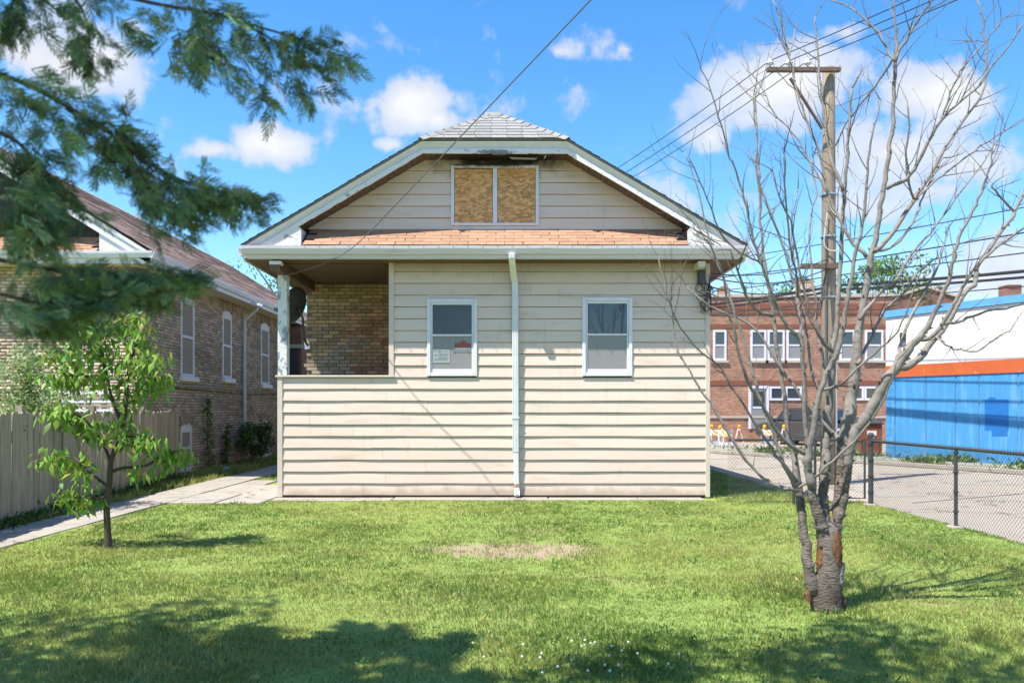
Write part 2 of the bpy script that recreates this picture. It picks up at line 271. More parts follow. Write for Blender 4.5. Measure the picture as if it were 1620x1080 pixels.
# ---------------------------------------------------------------- helpers
class MB:
    def __init__(s): s.v = []; s.f = []; s.c = None
    def poly(s, *pts):
        k = len(s.v); s.v += [tuple(p) for p in pts]; s.f.append(tuple(range(k, k+len(pts)))); return s
    def box(s, x0, x1, y0, y1, z0, z1):
        k = len(s.v); s.v += [(x0,y0,z0),(x1,y0,z0),(x1,y1,z0),(x0,y1,z0),(x0,y0,z1),(x1,y0,z1),(x1,y1,z1),(x0,y1,z1)]
        s.f += [tuple(k+i for i in q) for q in ((0,3,2,1),(4,5,6,7),(0,1,5,4),(1,2,6,5),(2,3,7,6),(3,0,4,7))]; return s
    def prism(s, pts, ext):                         # closed polygon of 3D points swept by ext
        n = len(pts); k = len(s.v); e = Vector(ext)
        s.v += [tuple(p) for p in pts]+[tuple(Vector(p)+e) for p in pts]
        s.f += [tuple(range(k+n-1, k-1, -1)), tuple(range(k+n, k+2*n))]
        s.f += [(k+i, k+(i+1) % n, k+n+(i+1) % n, k+n+i) for i in range(n)]; return s
    def tube(s, pts, rad, n=6, caps=True):
        pts = [Vector(p) for p in pts]; m = len(pts)
        if not hasattr(rad, '__len__'): rad = [rad]*m
        k = len(s.v); up = None
        for i, p in enumerate(pts):
            t = (pts[min(i+1, m-1)]-pts[max(i-1, 0)]).normalized()
            if up is None:
                up = Vector((0, 0, 1)) if abs(t.z) < .9 else Vector((1, 0, 0))
            a = (up-t*up.dot(t)).normalized(); b = t.cross(a); up = a
            for j in range(n):
                q = 2*math.pi*j/n; s.v.append(tuple(p+a*(math.cos(q)*rad[i])+b*(math.sin(q)*rad[i])))
        for i in range(m-1):
            for j in range(n):
                s.f.append((k+i*n+j, k+i*n+(j+1) % n, k+(i+1)*n+(j+1) % n, k+(i+1)*n+j))
        if caps: s.f += [tuple(range(k+n-1, k-1, -1)), tuple(range(k+(m-1)*n, k+m*n))]
        return s
    def lathe(s, c, prof, n=16, axis='Z'):
        k = len(s.v); c = Vector(c)
        for r, h in prof:
            for j in range(n):
                q = 2*math.pi*j/n; x, y = r*math.cos(q), r*math.sin(q)
                p = {'Z': (x, y, h), 'Y': (x, h, y), 'X': (h, x, y)}[axis]; s.v.append(tuple(c+Vector(p)))
        for i in range(len(prof)-1):
            for j in range(n): s.f.append((k+i*n+j, k+i*n+(j+1) % n, k+(i+1)*n+(j+1) % n, k+(i+1)*n+j))
        s.f += [tuple(range(k+n-1, k-1, -1)), tuple(range(k+(len(prof)-1)*n, k+len(prof)*n))]; return s
    def mesh(s, name, m, smooth=False):
        me = bpy.data.meshes.new(name); me.from_pydata(s.v, [], s.f)
        bm = bmesh.new(); bm.from_mesh(me); bmesh.ops.recalc_face_normals(bm, faces=bm.faces); bm.to_mesh(me); bm.free()
        me.materials.append(m)
        if smooth: me.polygons.foreach_set('use_smooth', [True]*len(me.polygons))
        return me
    def build(s, name, m, parent=None, smooth=False, bevel=0, label=None):
        return link(name, s.mesh(name, m, smooth), parent, bevel, label)
def link(name, me, parent=None, bevel=0, label=None, loc=None, rot=None):
    o = bpy.data.objects.new(name, me); COL.objects.link(o)
    if loc is not None: o.location = loc
    if rot is not None: o.rotation_euler = rot
    if parent is not None: setp(o, parent)
    if bevel:
        b = o.modifiers.new('bevel', 'BEVEL'); b.width = bevel; b.segments = 2; b.limit_method = 'ANGLE'
    if label: o['label'] = label
    return o
WORLD = {}
def setp(o, p):
    o.parent = p; o.matrix_parent_inverse = WORLD.get(p.name, Matrix()).inverted()
def thing(name, loc, label, cat, group=None):
    o = bpy.data.objects.new(name, None); COL.objects.link(o); o.location = loc; o.empty_display_size = .2
    WORLD[o.name] = Matrix.Translation(loc); tag(o, label, cat, group); return o
def tag(o, label, cat, group=None):
    o['label'] = label; o['category'] = cat
    if group: o['group'] = group
    return o
def struct(o): o['kind'] = 'structure'; return o
def stuff(o): o['kind'] = 'stuff'; return o
def npmesh(name, v, f, m, col=None, smooth=False):
    v = np.asarray(v, np.float32); f = np.asarray(f, np.int32); me = bpy.data.meshes.new(name)
    me.vertices.add(len(v)); me.vertices.foreach_set('co', v.ravel())
    k = f.shape[1]; me.loops.add(f.size); me.loops.foreach_set('vertex_index', f.ravel())
    me.polygons.add(len(f)); me.polygons.foreach_set('loop_start', np.arange(0, f.size, k, dtype=np.int32)); me.polygons.foreach_set('loop_total', np.full(len(f), k, np.int32))
    if smooth: me.polygons.foreach_set('use_smooth', np.ones(len(f), bool))
    me.update(calc_edges=True)
    if col is not None:
        a = me.color_attributes.new('Col', 'FLOAT_COLOR', 'POINT'); c = np.ones((len(v), 4), np.float32); c[:, :3] = col; a.data.foreach_set('color', c.ravel())
    me.materials.append(m); return me
def spline(P, step=4):                              # Catmull-Rom over vectors of any size
    P = [np.array(p, float) for p in P]; Q = [2*P[0]-P[1]]+P+[2*P[-1]-P[-2]]; out = []
    for i in range(1, len(Q)-2):
        for k in range(step):
            u = k/step; a, b, c, d = Q[i-1], Q[i], Q[i+1], Q[i+2]
            out.append(.5*((2*b)+(-a+c)*u+(2*a-5*b+4*c-d)*u*u+(-a+3*b-3*c+d)*u**3))
    out.append(P[-1]); return out
def leaves(pos, dirs, nrm, ln, wd, droop=.25):      # folded 4-point leaves, arrays
    n = len(pos); d = dirs/np.linalg.norm(dirs, axis=1, keepdims=True); s = np.cross(d, nrm); s /= np.linalg.norm(s, axis=1, keepdims=True)+1e-9; u = np.cross(s, d)
    ln = ln[:, None]; wd = wd[:, None]
    v = np.stack([pos, pos+d*ln*.45+s*wd*.5-u*wd*.12, pos+d*ln-u*ln*droop, pos+d*ln*.45-s*wd*.5-u*wd*.12, pos+d*ln*.5+u*wd*.08-u*ln*droop*.2], 1).reshape(-1, 3)
    k = np.arange(n)[:, None]*5
    f = np.concatenate([k+np.array([[0,1,4]]), k+np.array([[1,2,4]]), k+np.array([[2,3,4]]), k+np.array([[3,0,4]])], 0); return v, f
def rv(n): a = rng.normal(size=(n, 3)); return a/np.linalg.norm(a, axis=1, keepdims=True)

# ---------------------------------------------------------------- ground
struct(MB().poly((-900,-900,-.14),(900,-900,-.14),(900,1500,-.14),(-900,1500,-.14)).build('ground', M_earth))
def zl(x, y): return .018*math.sin(x*.9+1)*math.sin(y*.7)+.012*math.sin(x*2.1+y*1.3)*min(1, max(0, (12.6-y)/2))
def lawn():
    me = MB(); xs = np.arange(-30, 5.76, .65); xs = np.append(xs[xs < 5.7], 5.75); ys = np.arange(-12, 12.9, .6); ys = np.append(ys, 12.95); k = len(xs)
    for y in ys:
        for x in xs: me.v.append((x, y, zl(x, y) if -5.4 < x < 5.6 else 0))
    for j in range(len(ys)-1):
        for i in range(k-1): a = j*k+i; me.f.append((a, a+1, a+k+1, a+k))
    e = [(5.75, y) for y in ys]
    for a, b in zip(e, e[1:]): me.poly((*a, zl(*a)*0), (*b, 0), (*b, -.14), (*a, -.14))
    return struct(me.build('lawn', M_grow, smooth=True))
lawn()
struct(MB().box(-30, 5.0, 12.95, 45, -.14, 0).build('side_lawn', M_grow))
SD = Vector((-.53, 1)).normalized()                 # direction of the side street, away from the camera
def st(p, t, n=0):                                  # point along / across the street
    return (p[0]+SD.x*t+SD.y*n, p[1]+SD.y*t-SD.x*n)
C0 = (11.7, 24.7)                                   # corner of the blue building
struct(MB().poly((5.76,-14,-.1),(40,-14,-.1),(40,60,-.1),(-12,60,-.1),(-12,45.2,-.1),(5.01,45.2,-.1),(5.01,12.96,-.1),(5.76,12.94,-.1)).build('road', M_road))
road = bpy.data.objects['road']
for i in range(16):
    tt = -22+i*3.6; a, b2 = st(C0,tt,-1.85), st(C0,tt+random.uniform(-.1,.1),-9.5)
    if a[0] < 5.9 or b2[0] < 5.85: b2 = (max(b2[0],5.85), a[1]+(b2[1]-a[1])*min(1,(a[0]-5.85)/max(.01,a[0]-b2[0])))
    if a[0] > 6.2: MB().prism([(a[0],a[1],-.0985),(b2[0],b2[1],-.0985),(b2[0],b2[1]+.03,-.0985),(a[0],a[1]+.03,-.0985)],(0,0,.004)).build('expansion_joint', M_gap, road)
for (x,y,wx_,wy_) in ((8.2,11.5,1.4,.9),(7.2,15.6,.9,2.2),(10.5,17.2,2.2,.8),(9.2,26,3,1.6)):
    MB().prism([(x-wx_/2,y-wy_/2,-.0985),(x+wx_/2,y-wy_/2+.1,-.0985),(x+wx_/2-.1,y+wy_/2,-.0985),(x-wx_/2+.05,y+wy_/2-.08,-.0985)],(0,0,.0055)).build('concrete_patch', M_conc, road)
a, b2, c, d = st(C0,-40,-.02), st(C0,30,-.02), st(C0,30,-1.25), st(C0,-40,-1.25)
fs = MB().prism([(*a,-.09),(*b2,-.09),(*c,-.09),(*d,-.09)], (0,0,.11)).build('far_sidewalk', M_conc); struct(fs)
a, b2, c, d = st(C0,-40,-1.26), st(C0,30,-1.26), st(C0,30,-1.62), st(C0,-40,-1.62)
struct(MB().prism([(*a,-.09),(*b2,-.09),(*c,-.09),(*d,-.09)], (0,0,.095)).build('verge', M_grow))
a, b2, c, d = st(C0,-40,-1.63), st(C0,30,-1.63), st(C0,30,-1.78), st(C0,-40,-1.78)
struct(MB().prism([(*a,-.095),(*b2,-.095),(*c,-.095),(*d,-.095)], (0,0,.12)).build('kerb', M_conc, bevel=.02))
# concrete walk: slabs
path = struct(MB().box(-6.32,-5.48,-8,34,-.05,.004).build('walkway', M_grow))
y = -2.0; k = 0
while y < 33:
    Ls = 1.22
    o = MB().box(-6.3+random.uniform(-.01,.01),-5.5,y+.012,y+Ls-.012,-.03,.028+random.uniform(-.006,.008)).build('concrete_slab', M_conc, path, bevel=.012); y += Ls
for (x0,x1,y0,y1) in ((-5.48,-4.75,12.6,13.9),(-4.73,-4.02,12.62,13.88),(-5.48,-4.03,13.92,15.6),(-5.46,-4.9,15.62,16.6),(-4.0,-2.0,12.98,13.40),(-1.98,.6,13.05,13.40),(.62,3.2,13.08,13.4)):
    MB().box(x0,x1,y0,y1,-.04,.024+random.uniform(-.008,.006)).build('concrete_slab', M_conc, path, bevel=.014)

# ---------------------------------------------------------------- the bungalow
YW, YR = 13.44, 12.99; XL, XM, XRR = -3.98, -2.09, 3.36; CX = -.29; HW = 4.14; ZE, ZR = 4.2, 6.64; SL = (ZR-ZE)/HW
house = thing('bungalow', (CX, 15, 0), 'boarded-up cream bungalow with horizontal siding and clipped gable roof', 'house')
core = MB().box(XM+.01, XRR-.02, YW+.002, 15.38, .0, 4.02).build('wall', M_core, house)
MB().box(XL+.02, XM+.008, YW+.002, YW+.14, 0, 2.04).build('porch_parapet', M_core, house)
MB().box(XL+.02, XL+.14, YW+.142, 15.36, 0, 2.04).build('porch_side_parapet', M_trim, house)
MB().box(XL+.15, XM, YW+.15, 15.38, .9, .98).build('porch_floor', M_conc, house)
brk = MB().box(-4.0, XRR, 15.42, 30, 0, 4.05).build('brick_wall', M_mort, house)
MB().prism([(CX+u,YW+.004,v) for u,v in ((-3.5,4.3),(3.5,4.3),(3.5,ZR-.23-SL*3.5),(1.3,ZR-.23-SL*1.3),(-1.3,ZR-.23-SL*1.3),(-3.5,ZR-.23-SL*3.5))], (0,.1,0)).build('gable_wall', M_core, house)
def board(x0, x1, z0, h=.2, xa=None, xb=None, yw=YW, parent=house):
    b = MB(); n = max(2, int((x1-x0)/.22)); xa = x0 if xa is None else xa; xb = x1 if xb is None else xb
    ph = random.uniform(0, 9); amp = random.uniform(.0006, .003)
    rows = []
    for i in range(n+1):
        u = i/n; x = x0+(x1-x0)*u; xt = xa+(xb-xa)*u
        dy = amp*(math.sin(ph+x*2.3)+.6*math.sin(ph*2+x*5.1)); dz = .0018*math.sin(ph*3+x*3.3)
        rows.append([(x,yw-.001,z0+dz),(x,yw-.028+dy,z0+dz),(x,yw-.030+dy,z0+.010+dz),(xt,yw-.010,z0+h-.009),(xt,yw-.001,z0+h-.009)])
    for r in rows: b.v += r
    for i in range(n):
        for j in range(4): a = i*5+j; b.f.append((a, a+5, a+6, a+1))
    b.f += [(0,1,2,3,4), tuple(n*5+j for j in (4,3,2,1,0))]
    return b.build('siding_board', M_sid, parent)
WIN = [(676,755,473,595),(921,1000,471,595)]
wx = [((a-HX)/93.0, (b-HX)/93.0, EYE+(HY-d)/93.0, EYE+(HY-c)/93.0) for a,b,c,d in WIN]
for k in range(20):
    z0 = .05+.2*k; segs = [(XL+.08, XRR-.07)] if k < 10 else [(XM+.08, XRR-.07)]
    for (a, b, zb, zt) in wx:
        if z0+.2 > zb+.04 and z0 < zt-.02:
            segs = [s for q in segs for s in ([(q[0], a+.01), (b-.01, q[1])] if q[0] < a < q[1] else [q])]
    out = []
    for (p, q) in segs:
        if q-p > 3.9: c = p+random.uniform(1.2, 2.6); out += [(p, c), (c+.003, q)]
        else: out.append((p, q))
    for (p, q) in out: board(p, q, z0, .2 if k < 19 else .17)
for k in range(6):
    z0 = 4.56+.2*k
    hb = min(HW-.1, (ZR-.2-z0)/SL+.02) if True else 0; ht = (ZR-.2-z0-.2)/SL+.02
    if z0 > 5.7: continue
    wa, wb, wz0, wz1 = CX-.75, CX+.75, 4.61, 5.66
    if z0+.2 > wz0+.08:
        board(CX-hb, wa+.01, z0, .2, CX-ht, wa+.01); board(wb-.01, CX+hb, z0, .2, wb-.01, CX+ht)
        if z0 > 5.5: board(wa+.012, wb-.012, 5.665, .11)
    else: board(CX-hb, CX+hb, z0, .05, CX-ht, CX+ht)
for (a, b, zb, zt) in wx:
    zn = min(z for z in [.05+.2*k for k in range(20)] if z >= zt-.02)
    if zn-zt > .02: MB().box(a+.002,b-.002,YW-.016,YW+.001,zt+.003,zn-.006).build('siding_filler', M_sid, house)
for k in range(20):                                   # flank of the front room and inner porch side
    z0 = .05+.2*k
    MB().prism([(XRR-.021,YW+.065,z0),(XRR+.006,YW+.065,z0),(XRR-.012,YW+.065,z0+.19),(XRR-.021,YW+.065,z0+.19)],(0,15.38-YW-.065,0)).build('siding_board', M_sid, house)
    if k > 4: MB().prism([(XM+.009,YW+.15,z0),(XM-.016,YW+.15,z0),(XM+.002,YW+.15,z0+.19),(XM+.009,YW+.15,z0+.19)],(0,15.38-YW-.15,0)).build('siding_board', M_sid, house)
# corner trim
for (x0,x1,zb_,z1) in ((XL,XL+.085,.02,2.05),(XM,XM+.085,2.09,4.0),(XRR-.075,XRR,.02,4.0)):
    MB().box(x0,x1,YW-.040,YW+.06,zb_,z1).build('corner_trim', M_trim, house, bevel=.004)
MB().box(XL-.03,XM+.1,YW-.06,YW+.18,2.052,2.085).build('parapet_cap', M_trim, house, bevel=.006)
# windows
def window(x0, x1, z0, z1, lower):
    wd = MB()
    for (a,b,c,d) in ((x0,x0+.06,z0,z1),(x1-.06,x1,z0,z1),(x0+.061,x1-.061,z0,z0+.06),(x0+.061,x1-.061,z1-.06,z1)): wd.box(a,b,YW-.05,YW+.03,c,d)
    wo = wd.build('window', M_white, house, bevel=.008)
    zm = z0+(z1-z0)*.52
    sf = MB(); x0 += .062; x1 -= .062
    for (a,b,c,d) in ((x0,x0+.03,zm+.031,z1-.062),(x1-.03,x1,zm+.031,z1-.062),(x0,x1,zm-.002,zm+.03),(x0+.031,x1-.031,z1-.10,z1-.062)): sf.box(a,b,YW-.036,YW+.02,c,d)
    sf.build('sash', M_white, wo, bevel=.004)
    sf = MB()
    for (a,b,c,d) in ((x0,x0+.03,z0+.062,zm-.003),(x1-.03,x1,z0+.062,zm-.003),(x0+.031,x1-.031,z0+.062,z0+.12)): sf.box(a,b,YW-.024,YW+.02,c,d)
    sf.build('sash', M_white, wo, bevel=.004)
    MB().box(x0+.03,x1-.03,YW-.018,YW-.012,zm+.03,z1-.1).build('pane', M_dscreen if lower else M_glass, wo)
    MB().box(x0+.03,x1-.03,YW-.014,YW-.008,z0+.12,zm-.002).build('insect_screen', M_screen, wo)
    return wo, x0, x1, z0, zm
w1 = window(*wx[0], True); window(*wx[1], False)
# notices in the first window
wo1, a0, a1_, b0, bm_ = w1
def text(s, size, x, z, y, m, parent, align='LEFT'):
    cu = bpy.data.curves.new('t', 'FONT'); cu.body = s; cu.size = size; cu.align_x = align; ob = bpy.data.objects.new('t', cu); COL.objects.link(ob)
    dg = bpy.context.evaluated_depsgraph_get(); me = bpy.data.meshes.new_from_object(ob.evaluated_get(dg)); bpy.data.objects.remove(ob)
    me.transform(Matrix.Translation((x, y, z)) @ Matrix.Rotation(R(90), 4, 'X')); me.materials.clear(); me.materials.append(m); return link('lettering', me, parent)
def pxw(x): return (x-HX)/93.0
def pzw(y): return EYE+(HY-y)/93.0
nx0, nx1, nz0, nz1 = pxw(685.5), pxw(711.8), pzw(574), pzw(553)
nt1 = tag(MB().box(nx0,nx1,YW-.020,YW-.0175,nz0,nz1).build('paper_notice', M_notice), 'white warning notice with an arrow, taped inside the lower window pane', 'notice')
text('WARNING', .052, (nx0+nx1)/2, nz1-.05, YW-.0205, M_print, nt1, 'CENTER')
MB().prism([(nx0+.02,YW-.0206,nz1-.10),(nx0+.055,YW-.0206,nz1-.075),(nx0+.055,YW-.0206,nz1-.125)],(0,.0004,0)).build('arrow', M_print, nt1)
for i in range(6):
    MB().box(nx0+.075+.01*(i % 2)+(0 if i < 4 else -.06),nx1-.02-.012*(i % 3),YW-.0206,YW-.0202,nz1-.075-.022*i,nz1-.066-.022*i).build('printed_line', M_print, nt1)
sx0, sx1, sz0, sz1 = pxw(716.5), pxw(747), pzw(556.5), pzw(534.5)
nt2 = MB()
for (a,b,c,d) in ((sx0,sx0+.014,sz0,sz1),(sx1-.012,sx1,sz0,sz1),(sx0+.0145,sx1-.0125,sz0,sz0+.013)): nt2.box(a,b,YW-.0205,YW-.0178,c,d)
nt2 = tag(nt2.build('framed_sign', M_notice), 'small framed red and white sign behind the lower window screen', 'sign')
MB().box(sx0+.03,sx1-.025,YW-.0204,YW-.0182,sz0+.075,sz0+.145).build('red_panel', M_redp, nt2)
MB().prism([(sx0+.13,YW-.0204,sz0+.146),(sx1-.1,YW-.0204,sz0+.146),(sx1-.11,YW-.0204,sz0+.19),(sx0+.14,YW-.0204,sz0+.19)],(0,.002,0)).build('red_panel', M_redp, nt2)
MB().box(sx0+.03,sx1-.025,YW-.0204,YW-.0182,sz0+.03,sz0+.07).build('white_panel', M_notice, nt2)
# boarded gable window
gw = MB(); gx0,gx1,gz0,gz1 = CX-.745,CX+.745,4.625,5.65
for (a,b,c,d) in ((gx0,gx0+.055,gz0,gz1),(gx1-.055,gx1,gz0,gz1),(gx0+.056,gx1-.056,gz0,gz0+.045),(gx0+.056,gx1-.056,gz1-.05,gz1),(CX-.035,CX+.04,gz0+.046,gz1-.051)): gw.box(a,b,YW-.045,YW+.03,c,d)
gwo = gw.build('gable_window_frame', M_white, house, bevel=.008)
overlay(M_white, (.03,.025,.022), lambda t: blob(t, (-.3,13.4,5.74), (.9,.3,.13), 9, .6, .3, .9))
for (a,b) in ((gx0+.057,CX-.036),(CX+.041,gx1-.057)):
    MB().box(a+.004,b-.004,YW-.03,YW-.01,gz0+.047,gz1-.053-random.uniform(0,.02)).build('plywood_board', M_osb, gwo)
MB().box(CX+.075,CX+.12,YW-.0335,YW-.031,gz0+.07,gz0+.13).build('sticker', M_notice, gwo)
MB().box(gx0-.02,gx1+.02,YW-.03,YW+.02,4.555,4.62).build('window_apron', M_trim, gwo, bevel=.004)
# charred pieces hanging from the soffit above the window
for pts, m in (([(-.62,13.36,5.72),(-.16,13.36,5.74),(-.22,13.35,5.67),(-.5,13.35,5.665)],M_sid),([(-.05,13.2,5.72),(.42,13.22,5.71),(.40,13.2,5.68),(.0,13.18,5.68)],M_peel),([(-.38,13.03,5.735),(-.1,13.05,5.74),(-.12,13.04,5.71),(-.3,13.02,5.70)],M_peel)):
    MB().prism(pts,(0,.015,0)).build('burnt_scrap', m, house)
MB().tube([(.55,13.1,5.74),(.56,13.08,5.70),(.53,13.09,5.66)],.006,5).build('burnt_scrap', M_peel, house)

def zroof(x): return ZR-SL*abs(x-CX)
cxo = (ZR-5.94)/SL
# roof deck
rf = MB(); YA, YB = 13.74, 30.6
for s in (-1, 1):
    pl = [(CX+s*HW,YR-.03,ZE),(CX+s*cxo,YR-.03,5.94),(CX,YA,ZR),(CX,YB,ZR),(CX+s*HW,YB,ZE)]
    rf.prism(pl, (0,0,-.018))
rf.prism([(CX-cxo,YR-.03,5.94),(CX+cxo,YR-.03,5.94),(CX,YA,ZR)], (0,0,-.018))
roof = rf.build('roof', M_grey, house)
def courses(name, p0, p1, q0, q1, n, m, parent, lift=.012):   # lapped shingle courses from eave (p0-p1) to top (q0-q1)
    b = MB(); p0,p1,q0,q1 = map(Vector,(p0,p1,q0,q1)); nn = (p1-p0).cross(q0-p0).normalized(); nn = nn if nn.z > 0 else -nn
    for i in range(n):
        u, v = i/n, (i+1.02)/n
        a, b1 = p0.lerp(q0,u), p1.lerp(q1,u); c, d = p1.lerp(q1,v), p0.lerp(q0,v)
        seg = 26; lw = [random.uniform(.6,1.25)*lift for _ in range(seg+1)]
        for j in range(seg):
            u0, u1 = j/seg, (j+1)/seg
            A, B, Cc, D = a.lerp(b1,u0), a.lerp(b1,u1), d.lerp(c,u1), d.lerp(c,u0)
            b.poly(A+nn*lw[j],B+nn*lw[j],Cc+nn*.002,D+nn*.002); b.poly(A+nn*.001,B+nn*.001,B+nn*lw[j],A+nn*lw[j])
    return stuff(b.build(name, m, parent))
for s in (-1, 1):
    courses('shingle_courses', (CX+s*(HW+.02),YR-.05,ZE+.0),(CX+s*(HW+.02),YB,ZE),(CX+s*cxo,YR-.05,5.945),(CX+s*cxo,YB,5.945),22,M_grey,roof)
    courses('shingle_courses', (CX+s*cxo,YR-.03,5.945),(CX+s*cxo,YB,5.945),(CX,YA,ZR+.004),(CX,YB,ZR+.004),8,M_grey,roof)
# shingles of the front hip
p0 = Vector((0,YR-.06,5.935)); p1 = Vector((0,YA,ZR+.006)); sd = (p1-p0); hl = sd.length; sd.normalize(); ang = math.atan2(sd.z, sd.y)
def tabmesh(name, wdt, hgt, m, th=.012):
    b = MB(); b.v = [(-wdt/2,0,.002),(wdt/2,0,.002),(wdt/2,0,th),(-wdt/2,0,th),(-wdt/2,hgt,.0),(wdt/2,hgt,.0),(wdt/2,hgt,.004),(-wdt/2,hgt,.004)]
    b.f = [(0,1,2,3),(3,2,6,7),(0,3,7,4),(1,5,6,2),(0,4,5,1),(4,7,6,5)]; return b.mesh(name, m)
TW = .26; tm = tabmesh('shingle', TW-.006, .16, M_grey, .016); rows = 9
for r in range(rows):
    u = r*hl/rows; c = p0+sd*u; half = cxo*(1-(u+.02)/hl); x = -half-(TW/2 if r % 2 else 0)*.0; k = 0
    n = max(1, int(2*half/TW)); off = (2*half-n*TW)/2
    xs = [CX-half+off+TW*(i+.5)+(.06 if r % 2 else -.05) for i in range(n)]
    for x in xs: link('shingle', tm, roof, loc=(x, c.y, c.z+.004+random.uniform(0,.004)), rot=(ang, 0, random.uniform(-.01,.01)))
    # half pieces that fill up to the hips
    for s, xe in ((-1, xs[0]-TW/2), (1, xs[-1]+TW/2)):
        ed = CX+s*half; wdt = abs(ed-xe)
        if (ed-xe)*s > .03:
            mm = tabmesh('shingle', wdt, .13, M_grey, .016); link('shingle', mm, roof, loc=((ed+xe)/2, c.y, c.z+.004), rot=(ang, 0, 0))
for s in (-1, 1):
    A = Vector((CX+s*(cxo+.03), YR-.07, 5.93)); B = Vector((CX, YA, ZR+.01)); dd = (B-A); hn = Vector((0,-math.sin(ang),math.cos(ang))); rn = Vector((s*SL,0,1)).normalized()
    for i in range(10):
        c = A+dd*(i/10); e = A+dd*((i+1.25)/10); lift = (hn+rn).normalized()
        s1 = hn.cross(dd).normalized(); s1 = s1 if s1.z < 0 else -s1; s2 = rn.cross(dd).normalized(); s2 = s2 if s2.z < 0 else -s2
        b = MB(); W_ = .115
        lo = [c+s1*W_+lift*.022, c+lift*.034, c+s2*W_+lift*.022]; hi = [e+s1*W_+lift*.008, e+lift*.012, e+s2*W_+lift*.008]
        lb = [p-lift*.014 for p in lo]
        b.poly(lo[0],lo[1],hi[1],hi[0]); b.poly(lo[1],lo[2],hi[2],hi[1]); b.poly(lo[0],lb[0],lb[1],lo[1]); b.poly(lo[1],lb[1],lb[2],lo[2])
        b.build('hip_cap_shingle', M_grey, roof)
# rake mouldings: crown (leans back under the shingles), fascia, soffit
pts = [(CX-HW,ZE),(CX-cxo,5.94),(CX+cxo,5.94),(CX+HW,ZE)]
for i in range(3):
    (x0,z0),(x1,z1) = pts[i], pts[i+1]
    def strip(y_t, d_t, y_b, d_b, th, name, m, bump=0):
        b = MB(); A = [(x0,y_t,z0-d_t),(x1,y_t,z1-d_t),(x1,y_b,z1-d_b),(x0,y_b,z0-d_b)]
        b.prism(A, (0,th,0)); return b.build(name, m, house)
    strip(YR-.025,.035,YR+.004,.075,.05,'drip_moulding',M_white)
    strip(YR+.006,.077,YR+.05,.145,.05,'crown_moulding',M_white)
    # fascia with worn lower edge
    b = MB(); n = 26
    for k in range(n):
        u0, u1 = k/n, (k+1)/n; j0 = random.uniform(-.006,.006); 
        xa, xb = x0+(x1-x0)*u0, x0+(x1-x0)*u1; za, zb = z0+(z1-z0)*u0, z0+(z1-z0)*u1; tp = .146+random.uniform(-.012,.006)
        b.prism([(xa,YR+.018+j0*.4,za-tp),(xb,YR+.018+j0*.4,zb-tp),(xb,YR+.018+j0*.4,zb-.222+j0),(xa,YR+.018+j0*.4,za-.222+j0)], (0,.03,0))
    b.build('fascia_board', M_peel, house)
    b = MB(); n = 30 if i != 1 else 22                 # soffit beadboards
    for k in range(n):
        u0, u1 = k/n+.0015, (k+1)/n-.0015
        xa, xb = x0+(x1-x0)*u0, x0+(x1-x0)*u1; za, zb = z0+(z1-z0)*u0-.2, z0+(z1-z0)*u1-.2; dz = random.uniform(-.002,.002)
        b.prism([(xa,YR+.05,za+dz),(xb,YR+.05,zb+dz),(xb,YW+.1,zb+dz),(xa,YW+.1,za+dz)], (0,0,.02))
    stuff(b.build('soffit_boards', M_brown, house))
# eave return cheeks at both ends
def cheek(s, drop=0, crack=False):
    xo, xi = CX+s*(HW-.33), CX+s*(HW-.955)
    zt = lambda x: zroof(x)-.216-drop
    pl = [(xo,YR+.03,4.19),(xi,YR+.03,4.19),(xi,YR+.03,zt(xi)-.10),(xi-s*-.0+s*.02,YR+.03,zt(xi)-.04),(xi+s*.07,YR+.03,zt(xi+s*.07))]
    if crack: pl = [(xo-s*.05,YR+.03,4.19),(xi,YR+.03,4.19),(xi,YR+.03,zt(xi)-.08),(xi+s*.05,YR+.03,zt(xi)-.02),(xi+s*.16,YR+.03,zt(xi)-.12),(xi+s*.3,YR+.03,zt(xi+s*.3)-.06),(xi+s*.42,YR+.03,zt(xi+s*.42)-.07)]
    MB().prism(pl,(0,.42,0)).build('eave_return', M_peel, house)
cheek(-1); cheek(1,.015,True)
MB().prism([(2.72,YR+.06,4.3),(3.6,YR+.06,4.2),(3.35,YR+.06,4.36),(2.95,YR+.06,4.56)],(0,.3,0)).build('rotted_framing', M_void, house)  # broken wood, coloured near-black to give the shade of the hole
for k in range(7):
    x = 2.95+.09*k; z = zroof(x)-.25; MB().prism([(x,YR+.02,z),(x+.1,YR+.02,z-.055),(x+.09,YR+.01,z-.085-.02*random.random()),(x+.02,YR+.015,z-.05)],(0,.012,0)).build('wood_splinter', M_rust if k % 2 else M_peel, house)
# pent roof over the front
pa = Vector((0,YR-.06,4.195)); pb = Vector((0,YW-.02,4.55)); ps = pb-pa; pl_ = ps.length; ps.normalize(); pang = math.atan2(ps.z,ps.y)
PX0, PX1 = -3.46, 2.9
pent = MB().prism([(PX0,pa.y,pa.z-.01),(PX0,pb.y,pb.z-.01),(PX0,pb.y,pb.z-.05),(PX0,pa.y,pa.z-.05)],(PX1-PX0,0,0)).build('pent_roof', M_gap, house)
TW2 = .3; tm2 = tabmesh('shingle', TW2-.008, .17, M_tan, .015)
for r in range(5):
    c = pa+ps*(r*.122-.015); x = PX0+.04+(TW2/2 if r % 2 else 0)+TW2*.5-(TW2/2)*(r % 2)*0
    n = int((PX1-x)/TW2)
    for i in range(n+1):
        xx = x+i*TW2
        if xx+TW2/2 > PX1+.02: break
        link('shingle', tm2, pent, loc=(xx+random.uniform(-.004,.004), c.y, c.z+.002+random.uniform(0,.003)), rot=(pang+random.uniform(0,.012), 0, random.uniform(-.008,.008)))
